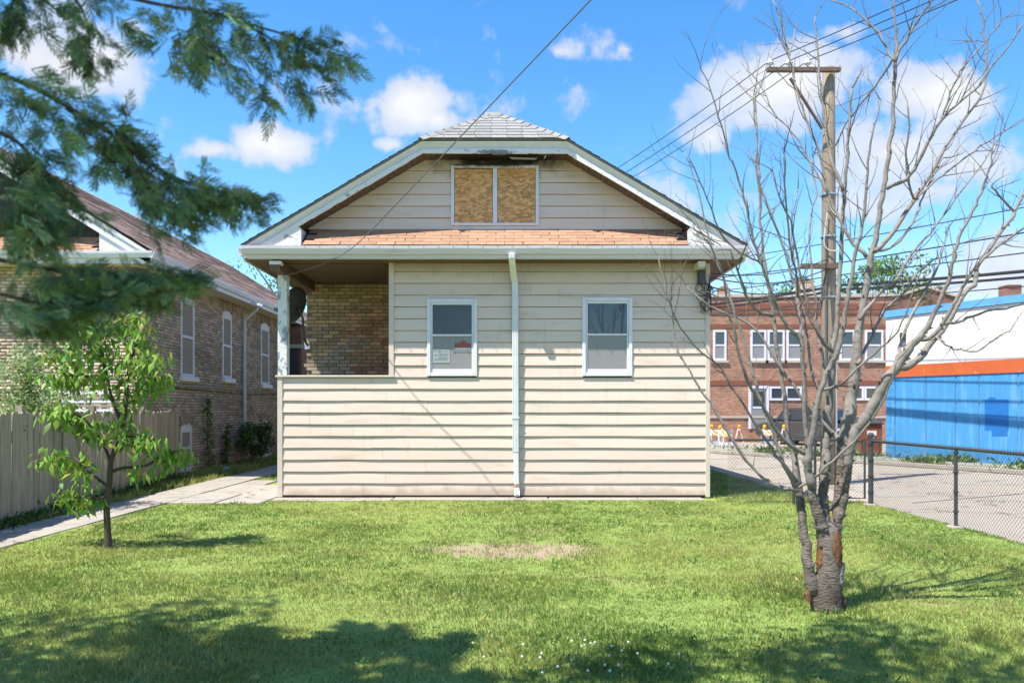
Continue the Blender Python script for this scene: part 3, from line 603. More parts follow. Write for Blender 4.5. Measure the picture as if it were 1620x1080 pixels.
# front gutter, fascia, hangers
prof = [(0,.145),(.0,.01),(.02,0),(.05,0),(.06,.03),(.08,.085),(.085,.132),(.075,.132),(.07,.09),(.05,.035),(.045,.012),(.012,.012),(.01,.145)]
def gutter(a, b, out, name='gutter'):
    a, b, out = Vector(a), Vector(b), Vector(out); g = MB(); n = len(prof); k = 0
    for i in range(21):
        c = a.lerp(b, i/20)+Vector((0,0,.004*math.sin(i*1.7)))
        g.v += [tuple(c+out*p+Vector((0,0,q))) for p, q in prof]
    for i in range(20):
        for j in range(n): g.f.append((i*n+j, i*n+(j+1) % n, (i+1)*n+(j+1) % n, (i+1)*n+j))
    g.f += [tuple(range(n)), tuple(20*n+j for j in range(n))]
    return g.build(name, M_gut, house)
gut = gutter((CX-HW+.0,YR-.005,4.05),(CX+HW+.01,YR-.005,4.05),(0,-1,0))
for k in range(27):
    x = PX0+.05+k*.243; MB().box(x,x+.012,YR-.13,YR-.0,4.192,4.197).build('gutter_hanger', M_peel, gut)
MB().box(CX-HW+.05,CX+HW-.1,YR-.003,YR+.03,3.99,4.18).build('eave_fascia', M_gut, house)
MB().box(CX-HW+.08,CX+HW-.12,YR+.032,YR+.06,3.982,4.16).build('eave_fascia', M_white, house)
for s in (-1, 1):
    xs = CX+s*(HW+.0)
    gutter((xs,YR,4.03),(xs,30.4,4.03),(s,0,0),'side_gutter')
    MB().box(min(xs-s*.03,xs-s*.002),max(xs-s*.03,xs-s*.002),YR+.04,30.4,3.95,4.18).build('side_fascia', M_white, house)
    b = MB(); xa = xs-s*.03; xb = CX+s*3.6
    for k in range(40): b.box(min(xa,xb),max(xa,xb),YR+.065+.43*k,YR+.065+.43*k+.425,3.985,4.005)
    stuff(b.build('eave_soffit', M_brown, house))
b = MB()
for k in range(26):
    x0 = CX-3.6+k*.2773; b.box(x0+.002,x0+.2745,YR+.065,15.41,3.99,4.01)
# porch ceiling: narrow boards
stuff(b.build('front_soffit', M_brown, house))
b = MB()
for k in range(38): b.box(XL-.1+k*.0505,XL-.1+k*.0505+.0485,YW+.0,15.40,3.972,3.988)
stuff(b.build('porch_ceiling_boards', M_brown, house))
MB().box(XL-.02,XL+.14,YR+.07,15.41,3.80,3.97).build('porch_beam', M_brown, house, bevel=.006)
MB().box(XL-.03,XL+.16,YR+.062,YR+.2,3.90,3.957).build('beam_end', M_peel, house)
MB().box(XL-.005,XL+.155,YW-.01,YW+.15,2.088,3.795).build('porch_post', M_post, house, bevel=.01)
# right eave bracket
MB().box(XRR-.28,XRR-.16,YR+.07,YW-.02,3.86,3.955).build('eave_bracket', M_trim, house)
# porch brick wall, brick by brick
bw, bh, jt = .203, .058, .012
bms = [MB().box(-bw/2,bw/2,-.02,.03,-bh/2,bh/2).mesh('brick', m) for m in (M_bk1, M_bk2, M_bk3)]
z = 2.02; r = 0
while z < 3.95:
    x = -4.0+(bw/2 if r % 2 else 0)+bw/2; 
    if r % 6 == 5: x = -4.0+bw/4
    while x < XM+.05:
        red = (x > -3.05+random.uniform(-.3,.3)) and z < 3.45+random.uniform(-.2,.2)
        me = bms[1] if red else bms[0] if (z > 2.9+random.uniform(-.5,.4)) else bms[2]
        link('brick', me, brk, loc=(x, 15.41+random.uniform(-.004,.005), z), rot=(0,0,random.uniform(-.012,.012))); x += bw+jt
    z += bh+jt; r += 1
# left brick flank (beyond the porch, edge-on)
# downspout
dx = (812.5-HX)/93.0
def rect_tube(pts, wx_, wy_, name, m, parent):
    b = MB(); n = len(pts)
    for (x,y,z, tx, ty) in pts: b.v += [(x-wx_/2*tx,y-wy_/2*ty,z),(x+wx_/2*tx,y-wy_/2*ty,z),(x+wx_/2*tx,y+wy_/2*ty,z),(x-wx_/2*tx,y+wy_/2*ty,z)]
    for i in range(n-1):
        for j in range(4): b.f.append((i*4+j,i*4+(j+1)%4,(i+1)*4+(j+1)%4,(i+1)*4+j))
    b.f += [(3,2,1,0), tuple((n-1)*4+j for j in range(4))]
    return b.build(name, m, parent, bevel=.008)
ds = rect_tube([(dx-.03,YR-.07,4.05,1,1),(dx-.03,YR-.06,3.97,1,1.1),(dx-.02,YR+.02,3.90,1,1.15),(dx,YR+.30,3.74,1,1.1),(dx+.02,YW-.085,3.66,1,1),(dx+.025,YW-.075,3.55,1,1),(dx+.035,YW-.075,.78,1,1)],.105,.07,'downspout',M_spout,house)
MB().box(dx-.012,dx-.004,YW-.114,YW-.111,.8,3.5).build('flute', M_spout, ds); MB().box(dx+.04,dx+.048,YW-.114,YW-.111,.8,3.5).build('flute', M_spout, ds)
rect_tube([(dx+.04,YW-.075,.775,.9,.9),(dx+.05,YW-.075,.22,.85,.85)],.1,.068,'downspout_stub',M_spout,ds)
rect_tube([(dx+.05,YW-.077,.27,.95,.95),(dx+.052,YW-.08,.19,.95,.95)],.1,.07,'rusty_collar',M_rust,ds)
sh = rect_tube([(dx+.052,YW-.08,.19,.85,.85),(dx+.055,YW-.10,.14,.9,.9),(dx+.06,YW-.17,.06,.9,1.0)],.1,.075,'downspout_shoe',M_peel,ds)
MB().box(dx+.025,dx+.09,YW-.2,YW-.19,.045,.085).build('spout_mouth', M_void, ds)  # dark plate painted as the shade inside the outlet
MB().box(dx-.04,dx+.115,YW-.04,YW-.028,1.35,1.385).build('strap', M_spout, ds); MB().box(dx-.025,dx+.095,YW-.118,YW-.112,1.35,1.385).build('strap', M_spout, ds)

# satellite dish on the porch corner
dsh = thing('satellite_dish', (-3.93,14.4,2.6), 'dark grey satellite dish mounted behind the peeling porch post', 'satellite dish')
b = MB(); n = 20
ax = Vector((-.78,.35,.35)).normalized(); ux = ax.cross(Vector((0,0,1))).normalized(); uz = ux.cross(ax)
cdish = Vector((-3.9,14.3,3.36))
for i in range(6):
    rr = .33*i/5; 
    for j in range(n):
        q = 2*math.pi*j/n; b.v.append(tuple(cdish+ux*(rr*math.cos(q))+uz*(rr*1.05*math.sin(q))+ax*(.45*rr*rr/.33*.6)))
for i in range(5):
    for j in range(n): b.f.append((i*n+j,i*n+(j+1)%n,(i+1)*n+(j+1)%n,(i+1)*n+j))
o = b.build('reflector', M_dkgrey, dsh, smooth=True); sm = o.modifiers.new('solid','SOLIDIFY'); sm.thickness = .012
MB().tube([cdish+ax*-.05,cdish+Vector((.06,.2,-.18)),Vector((-3.95,15.0,2.85)),Vector((-3.98,15.38,2.75))],.022,8).build('mast', M_dkgrey, dsh)
MB().tube([cdish-uz*.3,cdish-uz*.22+ax*.4],.012,6).build('feed_arm', M_dkgrey, dsh)
MB().box(*[v for c,r_ in zip(cdish-uz*.2+ax*.42,(.03,.05,.03)) for v in (c-r_,c+r_)]).build('feed_horn', M_dkgrey, dsh)
MB().box(-4.03,-3.93,15.36,15.40,2.68,2.82).build('wall_plate', M_metal, dsh)
# meter box with dangling cables
mb = thing('service_box', (3.25,YW-.05,3.5), 'black cable junction box with looping wires under the right eave', 'junction box')
MB().box(3.14,3.27,YW-.13,YW-.03,3.62,3.86).build('box', M_black, mb, bevel=.02)
rr_ = random.Random(5)
for k in range(7):
    x = 3.2+rr_.uniform(-.05,.12); z = 3.6; P = [(x,YW-.08,3.66)]
    for i in range(5): P.append((x+rr_.uniform(-.08,.2),YW-.1+rr_.uniform(-.08,.04),3.55-.1*i*rr_.uniform(.5,1.2)+rr_.uniform(-.06,.06)))
    P.append((3.34,YW-.07,3.7+rr_.uniform(-.1,.1))); P = [Vector(p) for p in spline(P,5)]; MB().tube(P,.006,5).build('loop_cable', M_cable, mb)

# ---------------------------------------------------------------- neighbouring brick house (left)
NX, NYE, NYW = -7.8, 16.0, 16.45; NEX = -7.3; NC = -11.9; NH = NC-NEX; NZE = 4.72; NSL = .62; NZR = NZE+NSL*(-NH)
pal_fix = 1
nb = thing('brick_house', (NC,20,0), 'weathered tan brick house with reddish shingle roof beside the wood fence', 'house')
NYB = 33
MB().box(NC*2-NX, NX-.02, NYW+.02, NYB, 0, 4.6).build('wall', M_mort2, nb)
pal = 1.95*np.array([(.30,.225,.15),(.22,.165,.12),(.34,.27,.19),(.24,.16,.11),(.26,.2,.155),(.19,.145,.12),(.30,.2,.13)])
pal = (pal*.5+pal.mean(0)*.58)*np.array([.97,1.0,1.1])
nwin = [(18.62,19.42,2.3,4.2),(21.3,22.0,2.36,4.14),(24.55,25.4,2.3,4.16),(29.0,29.8,2.3,4.16)]; bwin = [(18.6,19.25,.05,1.12),(24.5,25.3,.12,1.12),(21.4,22.1,.1,.2)]
def brickfield(name, horiz, u0, u1, z0, z1, holes, place, parent):
    V = []; Fc = []; Cc = []; z = z0; r = 0
    while z < z1:
        u = u0-(.108 if r % 2 else 0)
        while u < u1:
            a, b = max(u, u0), min(u+.203, u1); dz = random.uniform(-.001,.001)
            for h in holes:
                if h[2]-.03 < z+.03 < h[3]+.03 and a < h[1] and b > h[0]:
                    if a < h[0]: b = h[0]-.004
                    else: a = h[1]+.004
            if b-a > .03:
                pr = random.uniform(-.004,.006); k = len(V); c = pal[random.randrange(len(pal))]*random.uniform(.75,1.25)
                dark = .78 if (math.sin(u*.8+z*1.7)+math.sin(z*5.2)*.6 > 1.05) else 1
                for (uu,zz,dd) in ((a,z,.012+pr),(b,z,.012+pr),(b,z+.058,.012+pr),(a,z+.058,.012+pr),(a,z,-.02),(b,z,-.02),(b,z+.058,-.02),(a,z+.058,-.02)): V.append(place(uu,zz,dd)); Cc.append(c*dark)
                Fc += [(k,k+1,k+2,k+3),(k,k+4,k+5,k+1),(k+3,k+2,k+6,k+7),(k,k+3,k+7,k+4),(k+1,k+5,k+6,k+2)]
            u += .215
        z += .071; r += 1
    me = npmesh(name, V, Fc, M_nbk, np.array(Cc)); return stuff(link(name, me, parent))
brickfield('side_bricks', 1, NYW, NYB, .0, 4.45, nwin+bwin[:2], lambda u,z,d: (NX-.01+d,u,z), nb)
brickfield('front_bricks', 0, -14.5, NX, .0, 4.5, [], lambda u,z,d: (u,NYW+.01-d,z), nb)
MB().box(NX-.02,NX+.03,NYW,NYB,2.05,2.10).build('belt_course', M_mort2, nb)
def nwindow(y0, y1, z0, z1, sill=True):
    fr = MB(); x = NX-.03
    for (a,b,c,d) in ((y0,y0+.08,z0,z1),(y1-.08,y1,z0,z1),(y0+.081,y1-.081,z0,z0+.07),(y0+.081,y1-.081,z1-.16,z1-.02),(y0+.081,y1-.081,(z0+z1)/2-.03,(z0+z1)/2+.03)): fr.box(x-.05,x+.03,a,b,c,d)
    n = 8; arc = [(x+.034,y0+(y1-y0)*i/n,z1-.03+.1*math.sin(math.pi*i/n)) for i in range(n+1)]+[(x+.034,y1,z1-.08),(x+.034,y0,z1-.08)]
    fr.prism(arc,(-.05,0,0)); wo = fr.build('window', M_white, nb)
    MB().box(x-.03,x-.02,y0+.08,y1-.08,z0+.06,z1-.1).build('pane', M_glass, wo)
    MB().box(x-.045,x-.035,y0,y1,z0,z1).build('window_back', M_void, wo)
    if sill: MB().box(x-.02,x+.12,y0-.08,y1+.08,z0-.12,z0-.003).build('sill', M_white, wo, bevel=.008)
    for i in range(9):
        u = (i+.5)/9; yy = y0-.06+(y1-y0+.12)*u; zz = z1+.0+.12*math.sin(math.pi*u); me = MB().box(-.02,.02,-.038,.038,-.1,.1).mesh('brick', M_bk3)
        link('arch_brick', me, wo, loc=(NX-.0,yy,zz+.09), rot=(-(u-.5)*.9,0,0))
for q in nwin: nwindow(*q)
for q in bwin[:2]: nwindow(*q)
# roof of the neighbour
rf = MB()
for s in (-1,1):
    xe = NC-s*NH; rf.prism([(xe,NYE-.02,NZE),(NC,NYE-.02,NZR),(NC,NYB+.4,NZR),(xe,NYB+.4,NZE)],(0,0,-.05))
nroof = rf.build('roof', M_gap, nb)
for s in (-1,1): courses('shingle_courses',(NC-s*NH*1.01,NYE-.06,NZE-.02),(NC-s*NH*1.01,NYB+.4,NZE-.02),(NC,NYE-.06,NZR),(NC,NYB+.4,NZR),34,M_pink,nroof,.016)
for k in range(50): MB().prism([(NC-.12,NYE+.34*k,NZR-.05),(NC,NYE+.34*k,NZR+.03),(NC+.12,NYE+.34*k,NZR-.05)],(0,.36,-.01)).build('ridge_cap_shingle', M_pink, nroof)
for s in (-1,1):
    xe = NC-s*NH
    for (d0,d1,y0,nm) in ((.05,.13,NYE-.03,'drip_moulding'),(.132,.30,NYE+.0,'fascia_board')):
        MB().prism([(xe,y0,NZE-d0),(NC,y0,NZR-d0),(NC,y0,NZR-d1),(xe,y0,NZE-d1)],(0,.05,0)).build(nm, M_white, nb)
    MB().prism([(xe,NYE+.05,NZE-.28),(NC,NYE+.05,NZR-.28),(NC,NYW+.1,NZR-.28),(xe,NYW+.1,NZE-.28)],(0,0,.02)).build('soffit', M_white, nb)
    zi = NZE-.02
    MB().prism([(xe-s*.35,NYE+.04,zi),(xe-s*1.08,NYE+.04,zi),(xe-s*1.08,NYE+.04,zi+.4)],(0,.38,0)).build('eave_return', M_white, nb)
# gable shingles (dark), tan pent roof, gutters
MB().prism([(NC+NH+.3,NYW+.06,NZE),(NC-NH-.3,NYW+.06,NZE),(NC,NYW+.06,NZR-.25)],(0,.1,0)).build('gable_wall', M_gap, nb)
gm = MB().box(-.145,.145,-.012,.012,0,.2).mesh('shingle', M_gshing)
for r in range(9):
    z = NZE+.35+.16*r; half = (NZR-.3-z)/NSL
    for i in range(int(half/.3)):
        x = NC+half-.3*i-(.15 if r % 2 else 0)-.15
        link('gable_shingle', gm, nb, loc=(x,NYW+.035,z), rot=(-.06,0,0))
MB().prism([(NC+NH+.0,NYE-.05,NZE-.05),(NC+NH,NYW+.05,NZE+.34),(NC+NH,NYW+.05,NZE+.28),(NC+NH,NYE-.05,NZE-.11)],(-2*NH-1.09,0,0)).build('pent_roof', M_gap, nb)
tm3 = tabmesh('shingle', .29, .17, M_tan, .016); ppn = Vector((0,.5,.39)).normalized(); pa3 = math.atan2(.39,.5)
for r in range(5):
    for i in range(12):
        link('pent_shingle', tm3, nb, loc=(NEX-1.25-.3*i-(.15 if r % 2 else 0),NYE-.06+ppn.y*.125*r,NZE-.04+ppn.z*.125*r), rot=(pa3,0,0))
house_prev = house
def gutter2(a, b, out, name, parent):
    global house
    h = house; house = parent; g = gutter(a, b, out, name); house = h; return g
for o in (gutter2((NC+NH,NYE-.01,NZE-.15),(NEX+.05,NYE-.01,NZE-.15),(0,-1,0),'gutter',nb), gutter2((NEX,NYE-.08,NZE-.16),(NEX,NYB+.4,NZE-.16),(1,0,0),'side_gutter',nb)): o.data.materials[0] = M_white
MB().box(NC+NH,NEX-.02,NYE+.0,NYE+.03,NZE-.26,NZE-.02).build('eave_fascia', M_white, nb)
MB().box(NEX-.03,NEX-.003,NYE+.04,NYB+.35,NZE-.26,NZE-.03).build('side_fascia', M_white, nb)
MB().box(NX-.02,NEX-.035,NYE+.06,NYB+.3,NZE-.25,NZE-.23).build('soffit', M_trim, nb)
MB().box(NC+NH,NX-.03,NYE+.06,NYW+.02,NZE-.25,NZE-.23).build('soffit', M_trim, nb)
d2 = 22.85
P = [Vector(p) for p in spline([(NEX-.05,d2,NZE-.2),(NEX-.1,d2,NZE-.34),(NX+.1,d2,NZE-.62),(NX+.07,d2,NZE-.8),(NX+.07,d2,.5)],3)]
MB().tube(P,.045,8).build('downspout', M_white, nb)
MB().tube([(NX+.02,16.6,2.02),(NX+.03,20,1.98),(NX+.03,23,1.94),(NX+.03,26,2.0)],.012,5).build('wall_cable', M_cable, nb)
# far bay of the neighbour
bay = MB().box(NX-.01,NX+.55,27.2,28.6,0,4.35).build('rear_bay', M_redbk2, nb)
MB().box(NX+.1,NX+.45,27.16,27.22,2.2,3.6).build('bay_window', M_glass, bay); MB().box(NX+.05,NX+.6,27.1,27.25,3.62,3.75).build('lintel', M_stone, bay)
# security floodlight
fl = thing('floodlight', (NEX+.02,22.2,NZE-.3), 'white twin-head floodlight under the brick house gutter', 'light fixture')
MB().box(NEX+.0,NEX+.12,22.15,22.25,NZE-.3,NZE-.2).build('housing', M_white, fl, bevel=.01)
for s in (-1,1): MB().lathe((NEX+.2,22.2+s*.1,NZE-.3),[(.02,-.08),(.035,-.05),(.06,.05),(.055,.055)],10,'X').build('lamp_head', M_white, fl)

# ---------------------------------------------------------------- wood fence
wf = thing('wood_fence', (-7,12,0), 'weathered grey picket privacy fence beside the walkway', 'fence')
fa, fb = Vector((-6.1,6.0)), Vector((-7.25,17.1)); fd = (fb-fa); fl_ = fd.length; fd.normalize(); fang = math.atan2(fd.y, fd.x)
pk = []
for k in range(5):
    b = MB(); h = 1.46; wv = .0702
    b.prism([(-wv,-.009,0),(wv,-.009,0),(wv,-.009,h-.03),(wv-.025,-.009,h),(-wv+.025,-.009,h),(-wv,-.009,h-.03)],(0,.018,0)); pk.append(b.mesh('picket', M_wood))
s = 0; i = 0
while s < fl_:
    p = fa+fd*s; zt = -.02+.05*s/fl_
    link('picket', pk[i % 5], wf, loc=(p.x+random.uniform(-.006,.006), p.y, zt+random.uniform(-.02,.015)), rot=(random.uniform(-.012,.012), random.uniform(-.012,.012), fang+random.uniform(-.02,.02))); s += .143; i += 1
nrm = Vector((fd.y,-fd.x)); 
for z in (.3,1.2):
    a, b = fa-nrm*.04, fb-nrm*.04; MB().tube([(a.x,a.y,z),(b.x,b.y,z+.05)],.035,4).build('rail', M_wood, wf)
for s in np.arange(.2, fl_+.1, 2.3):
    p = fa+fd*min(s,fl_)-nrm*.1; MB().box(p.x-.045,p.x+.045,p.y-.045,p.y+.045,0,1.56).build('post', M_wood, wf)
# slatted rack behind the fence
rk = thing('slatted_rack', (-8.3,15.4,0), 'small slatted wooden railing rising behind the wood fence', 'railing')
for x in (-8.75,-8.25,-7.95): MB().box(x-.04,x+.04,15.36,15.42,0,2.05 if x > -8.3 else 1.85).build('post', M_wood, rk)
for i in range(6): MB().box(-8.8,-7.75,15.33,15.355,1.38+.085*i,1.43+.085*i).build('slat', M_white if i % 2 else M_wood, rk)

# ---------------------------------------------------------------- chain-link fence
ch = thing('chain_link_fence', (5.64,9,0), 'black chain-link fence along the concrete street with posts and top rail', 'fence')
FX, FH = 5.64, 1.02
def mesh_panel(a, b, z0, z1, parent, p=.056, r=.0021):
    a, b = Vector(a), Vector(b); Ln = (b-a).length; d = (b-a)/Ln; H = z1-z0; bmsh = MB(); n = int((Ln+H)/p)
    for sgn in (1,-1):
        for i in range(-int(H/p), int(Ln/p)+1):
            s0 = i*p; e0, e1 = (s0, z0), (s0+H, z1)
            if e1[0] < 0 or s0 > Ln: continue
            def at(s): return z0+(s-s0)
            sa, sb = max(0,s0), min(Ln,s0+H)
            if sb-sa < .02: continue
            pa_, pb_ = a+d*(sa if sgn > 0 else Ln-sa), a+d*(sb if sgn > 0 else Ln-sb)
            za, zb = at(sa), at(sb)
            off = Vector((d.y,-d.x))*(.003*sgn)
            bmsh.tube([(pa_.x+off.x,pa_.y+off.y,za),(pb_.x+off.x,pb_.y+off.y,zb)],r,3,False)
    o = bmsh.build('chain_mesh', M_black, parent); stuff(o); return o
def post(x, y, h, r, parent, cap=True):
    o = MB().lathe((x,y,-.05),[(r,0),(r,h+.05),(r*1.25,h+.052),(r*1.25,h+.09),(r*.6,h+.115)] if cap else [(r,0),(r,h+.05)],12).build('post', M_black, parent, smooth=False)
    return o
ys = [12.42,10.04,7.66,5.28,2.9]
for i, y in enumerate(ys):
    p = post(FX,y,FH+(.06 if i == 0 else -.02),.038 if i == 0 else .022,ch,i == 0)
    MB().box(FX-.09,FX+.09,y-.09,y+.09,-.03,.03).build('footing', M_conc, ch, bevel=.02)
    for z in (.2,.45,.7,.95): MB().lathe((FX,y,z),[(.05 if i == 0 else .033,0),(.05 if i == 0 else .033,.02)],10).build('tie_band', M_black, ch)
MB().tube([(FX,12.42,FH-.01),(FX,2.9,FH-.01)],.022,8).build('top_rail', M_black, ch)
mesh_panel((FX+.03,12.4),(FX+.03,2.95),.03,FH+.025,ch)
cf = thing('chain_link_cross_fence', (4.4,12.6,0), 'short chain-link fence section closing the gap beside the bungalow', 'fence')
GY = 12.62
for x in (4.5,4.84,5.22): post(x,GY,FH-.02,.022,cf,False)
MB().tube([(3.46,GY,FH),(5.22,GY,FH)],.02,8).build('top_rail', M_black, cf)
mesh_panel((3.45,GY+.03),(5.22,GY+.03),.02,FH+.01,cf,.056,.0019)
gt = thing('chain_link_gate', (5.42,12.6,0), 'narrow chain-link gate hung beside the thick corner post', 'gate')
MB().tube([(5.27,GY,.1),(5.27,GY,FH),(5.58,GY-.12,FH),(5.58,GY-.12,.1),(5.27,GY,.1)],.018,8).build('frame', M_black, gt)
mesh_panel((5.28,GY+.002),(5.57,GY-.118),.1,FH,gt,.056,.0019)
MB().box(5.2,5.24,GY-.06,GY-.03,.55,.63).build('latch', M_metal, gt)

# ---------------------------------------------------------------- red brick building across the street
BY = 39.0; BS = F/BY
bx = lambda x: (x-HX)/BS
bz = lambda y: EYE+(HY-y)/BS
bb = thing('apartment_building', (13,BY+4,0), 'two-storey red brick building with white windows across the street', 'building')
X0, X1 = 5.0, bx(1412)
MB().box(X0,X1,BY,BY+11,-.1,bz(470)).build('wall', M_redbk, bb)
MB().box(X0-.05,X1+.05,BY-.06,BY+11.1,bz(470)+.002,bz(465)).build('coping', M_stone, bb)
for (ya,yb,m,pr) in ((489,480,M_soldier,.03),(496,493,M_soldier,.05),(609,602,M_soldier,.03),(575,571,M_stone,.0),(661,657.5,M_stone,.05),(519,513,M_soldier,.02)):
    if pr > 0: MB().box(X0,X1,BY-pr,BY+.05,bz(ya),bz(yb)).build('brick_band', m, bb)
def bwindow(xa, xb, ya, yb, kind='sash'):
    a, b, c, d = bx(xa), bx(xb), bz(yb), bz(ya); f = MB(); t = .1
    for (p,q,r_,s_) in ((a,a+t,c,d),(b-t,b,c,d),(a+t+.001,b-t-.001,c,c+t),(a+t+.001,b-t-.001,d-t,d)): f.box(p,q,BY-.05,BY+.06,r_,s_)
    if kind == 'sash': f.box(a+t+.001,b-t-.001,BY-.035,BY+.05,(c+d)/2-.04,(c+d)/2+.04)
    wo = f.build('window', M_white, bb)
    MB().box(a+t,b-t,BY-.02,BY-.01,(c+d)/2+.04 if kind == 'sash' else c+t,d-t).build('pane', M_glass, wo)
    if kind == 'sash': MB().box(a+t,b-t,BY-.016,BY-.008,c+t,(c+d)/2-.04).build('insect_screen', M_screen, wo)
    return wo
for (xa,xb) in ((1128,1149),(1187,1212),(1214,1241),(1244,1270),(1328,1352),(1368,1397)):
    bwindow(xa,xb,522,570); MB().box(bx(xa)-.1,bx(xb)+.1,BY-.09,BY+.02,bz(573.5),bz(570.2)).build('sill', M_stone, bb)
for (xa,xb) in ((1217,1240),(1242,1268),(1345,1366),(1367,1388)): bwindow(xa,xb,611,633,'awning')
dr = MB()
for (a,b,c,d) in ((1184,1188,610,678),(1212,1216,610,678),(1188.2,1211.8,610,614.5)): dr.box(bx(a),bx(b),BY-.06,BY+.05,bz(d),bz(c))
dro = dr.build('door_frame', M_white, bb)
dl = MB().box(bx(1188.3),bx(1211.7),BY-.035,BY+.02,bz(678),bz(615)).build('door', M_screen, bb)
MB().box(bx(1191),bx(1209),BY-.045,BY-.037,bz(642),bz(619)).build('door_glass', M_glass, dl)
MB().box(bx(1191),bx(1209),BY-.05,BY-.038,bz(646),bz(643)).build('push_bar', M_white, dl)
# things on its roof
c1 = thing('chimney', (bx(1161),BY+2,bz(470)), 'square red brick chimney on the flat roof by the bungalow eave', 'chimney')
MB().box(bx(1152.5),bx(1168),BY+1.5,BY+2.2,bz(472),bz(448)).build('stack', M_redbk, c1); MB().box(bx(1155),bx(1166),BY+1.6,BY+2.1,bz(447.9),bz(445)).build('flue', M_arm, c1)
c2 = thing('chimney', (bx(1297),BY+2,bz(470)), 'pale painted brick chimney with red cap behind the utility pole', 'chimney')
MB().prism([(bx(1281),BY+1.5,bz(470)),(bx(1311),BY+1.5,bz(470)),(bx(1311),BY+1.5,bz(448)),(bx(1306),BY+1.5,bz(441)),(bx(1286),BY+1.5,bz(441)),(bx(1281),BY+1.5,bz(448))],(0,.9,0)).build('stack', M_palebk, c2)
MB().box(bx(1288),bx(1306),BY+1.6,BY+2.3,bz(440.8),bz(436)).build('cap', M_redbk, c2)
c3 = thing('roof_vent', (bx(1401),BY+1.5,bz(470)), 'shiny galvanised round vent on the red brick building roof', 'vent')
MB().lathe((bx(1401),BY+1.5,bz(470)),[(.32,0),(.32,.35),(.345,.36),(.345,.38),(.32,.39),(.32,.5),(.3,.51)],20).build('drum', M_metal, c3)
b3 = thing('gabled_building', (22,52,0), 'brown brick building with a shallow stepped gable behind the blue wall', 'building')
s3 = F/52; q = lambda x,y,dy=0: ((x-HX)/s3,52+dy,EYE+(HY-y)/s3)
MB().prism([q(1405,705),q(1520,705),q(1520,472),q(1505,468),q(1465,455),q(1425,468),q(1405,472)],(0,6,0)).build('wall', M_redbk2, b3)
MB().prism([q(1403,472,-.1),q(1425,468,-.1),q(1465,455,-.1),q(1505,468,-.1),q(1523,472,-.1),q(1523,469,-.1),q(1505,465,-.1),q(1465,451.5,-.1),q(1425,465,-.1),q(1403,469,-.1)],(0,.4,0)).build('coping', M_stone, b3)

# ---------------------------------------------------------------- blue and white commercial building
bl = thing('blue_building', (*C0,0), 'blue and white painted building with an orange band along the street', 'building')
def wall_seg(t0, t1, z0, z1, pr, name, m, parent=bl, depth=.2, bevel=0):
    a, b = st(C0,t0,-pr), st(C0,t1,-pr); e = Vector((SD.y,-SD.x,0))*(depth)
    return MB().prism([(a[0],a[1],z0),(b[0],b[1],z0),(b[0],b[1],z1),(a[0],a[1],z1)], e).build(name, m, parent, bevel=bevel)
wall_seg(0,-16,-.1,4.4,-.03,'core_wall',M_wwall,depth=6)
tj = [-.32,-1.35,-2.27,-2.95,-4.0,-5.1,-6.2,-7.3,-8.4,-9.5]
for a, b in zip(tj, tj[1:]): wall_seg(a-.012,b+.012,-.1,2.5,.02,'wall_panel',M_blue)
wall_seg(-.32,-9.5,-.1,2.49,-.01,'joint_backing',M_caulk,depth=.02)
for i in range(13):                                  # painted concrete blocks at the corner
    if i % 2: wall_seg(0,-.31,-.1+.2*i+.004,.1+.2*i-.004,.025,'concrete_block',M_blue,bevel=.006)
    else:
        wall_seg(0,-.15,-.1+.2*i+.004,.1+.2*i-.004,.025,'concrete_block',M_blue,bevel=.006); wall_seg(-.16,-.31,-.1+.2*i+.004,.1+.2*i-.004,.025,'concrete_block',M_blue,bevel=.006)
wall_seg(-.0,-9.5,2.502,2.86,.05,'orange_band',M_orange)
for i in range(5): wall_seg(-.0,-9.5,2.865+.3*i,2.865+.3*i+.292,.02+.003*(i % 2),'white_board',M_wwall)
wall_seg(.04,-9.5,4.37,4.58,.07,'top_trim',M_bluet,depth=.3)
wall_seg(-3.1,-3.75,.93,1.78,.0235,'fresh_paint_patch',M_blue2,depth=.005)
wall_seg(-3.3,-3.72,.78,.928,.0235,'fresh_paint_patch',M_blue2,depth=.005); wall_seg(-3.2,-3.4,1.782,1.85,.0235,'fresh_paint_patch',M_blue2,depth=.005)
wall_seg(-.55,-.7,3.6,3.85,.12,'wall_lamp',M_dkgrey,depth=.1)
c4 = thing('chimney', (16.5,26,4.5), 'small brown brick chimney with metal hood on the blue building', 'chimney')
cp = PX(1598,458,26); MB().box(cp.x-.2,cp.x+.25,25.8,26.3,4.3,cp.z+.12).build('stack', M_redbk2, c4); MB().box(cp.x-.24,cp.x+.29,25.75,26.35,cp.z+.122,cp.z+.17).build('cap', M_stone, c4)
MB().lathe((cp.x+.55,26.1,4.3),[(.14,0),(.14,.35),(.26,.42),(.1,.62)],12).build('metal_hood', M_metal, c4)
# dumpster
dp = thing('dumpster', (12.25,27.4,-.1), 'rust-brown steel bin standing at the corner of the blue wall', 'dumpster')
x0, x1 = (1358-HX)/F*27.2, (1396-HX)/F*27.2
MB().box(x0,x1,27.2,28.2,-.02,1.0).build('body', M_dump, dp, bevel=.03)
MB().prism([(x0-.04,27.15,1.002),(x0-.04,28.25,1.2),(x0-.04,28.25,1.25),(x0-.04,27.15,1.05)],(x1-x0+.08,0,0)).build('lid', M_dkgrey, dp)
MB().box(x0+.3,x0+.62,27.185,27.199,.62,.78).build('label_plate', M_white, dp)
for i in range(3): MB().box(x0+.05+.3*i,x0+.1+.3*i,27.16,27.198,0,.55).build('rib', M_dump, dp)

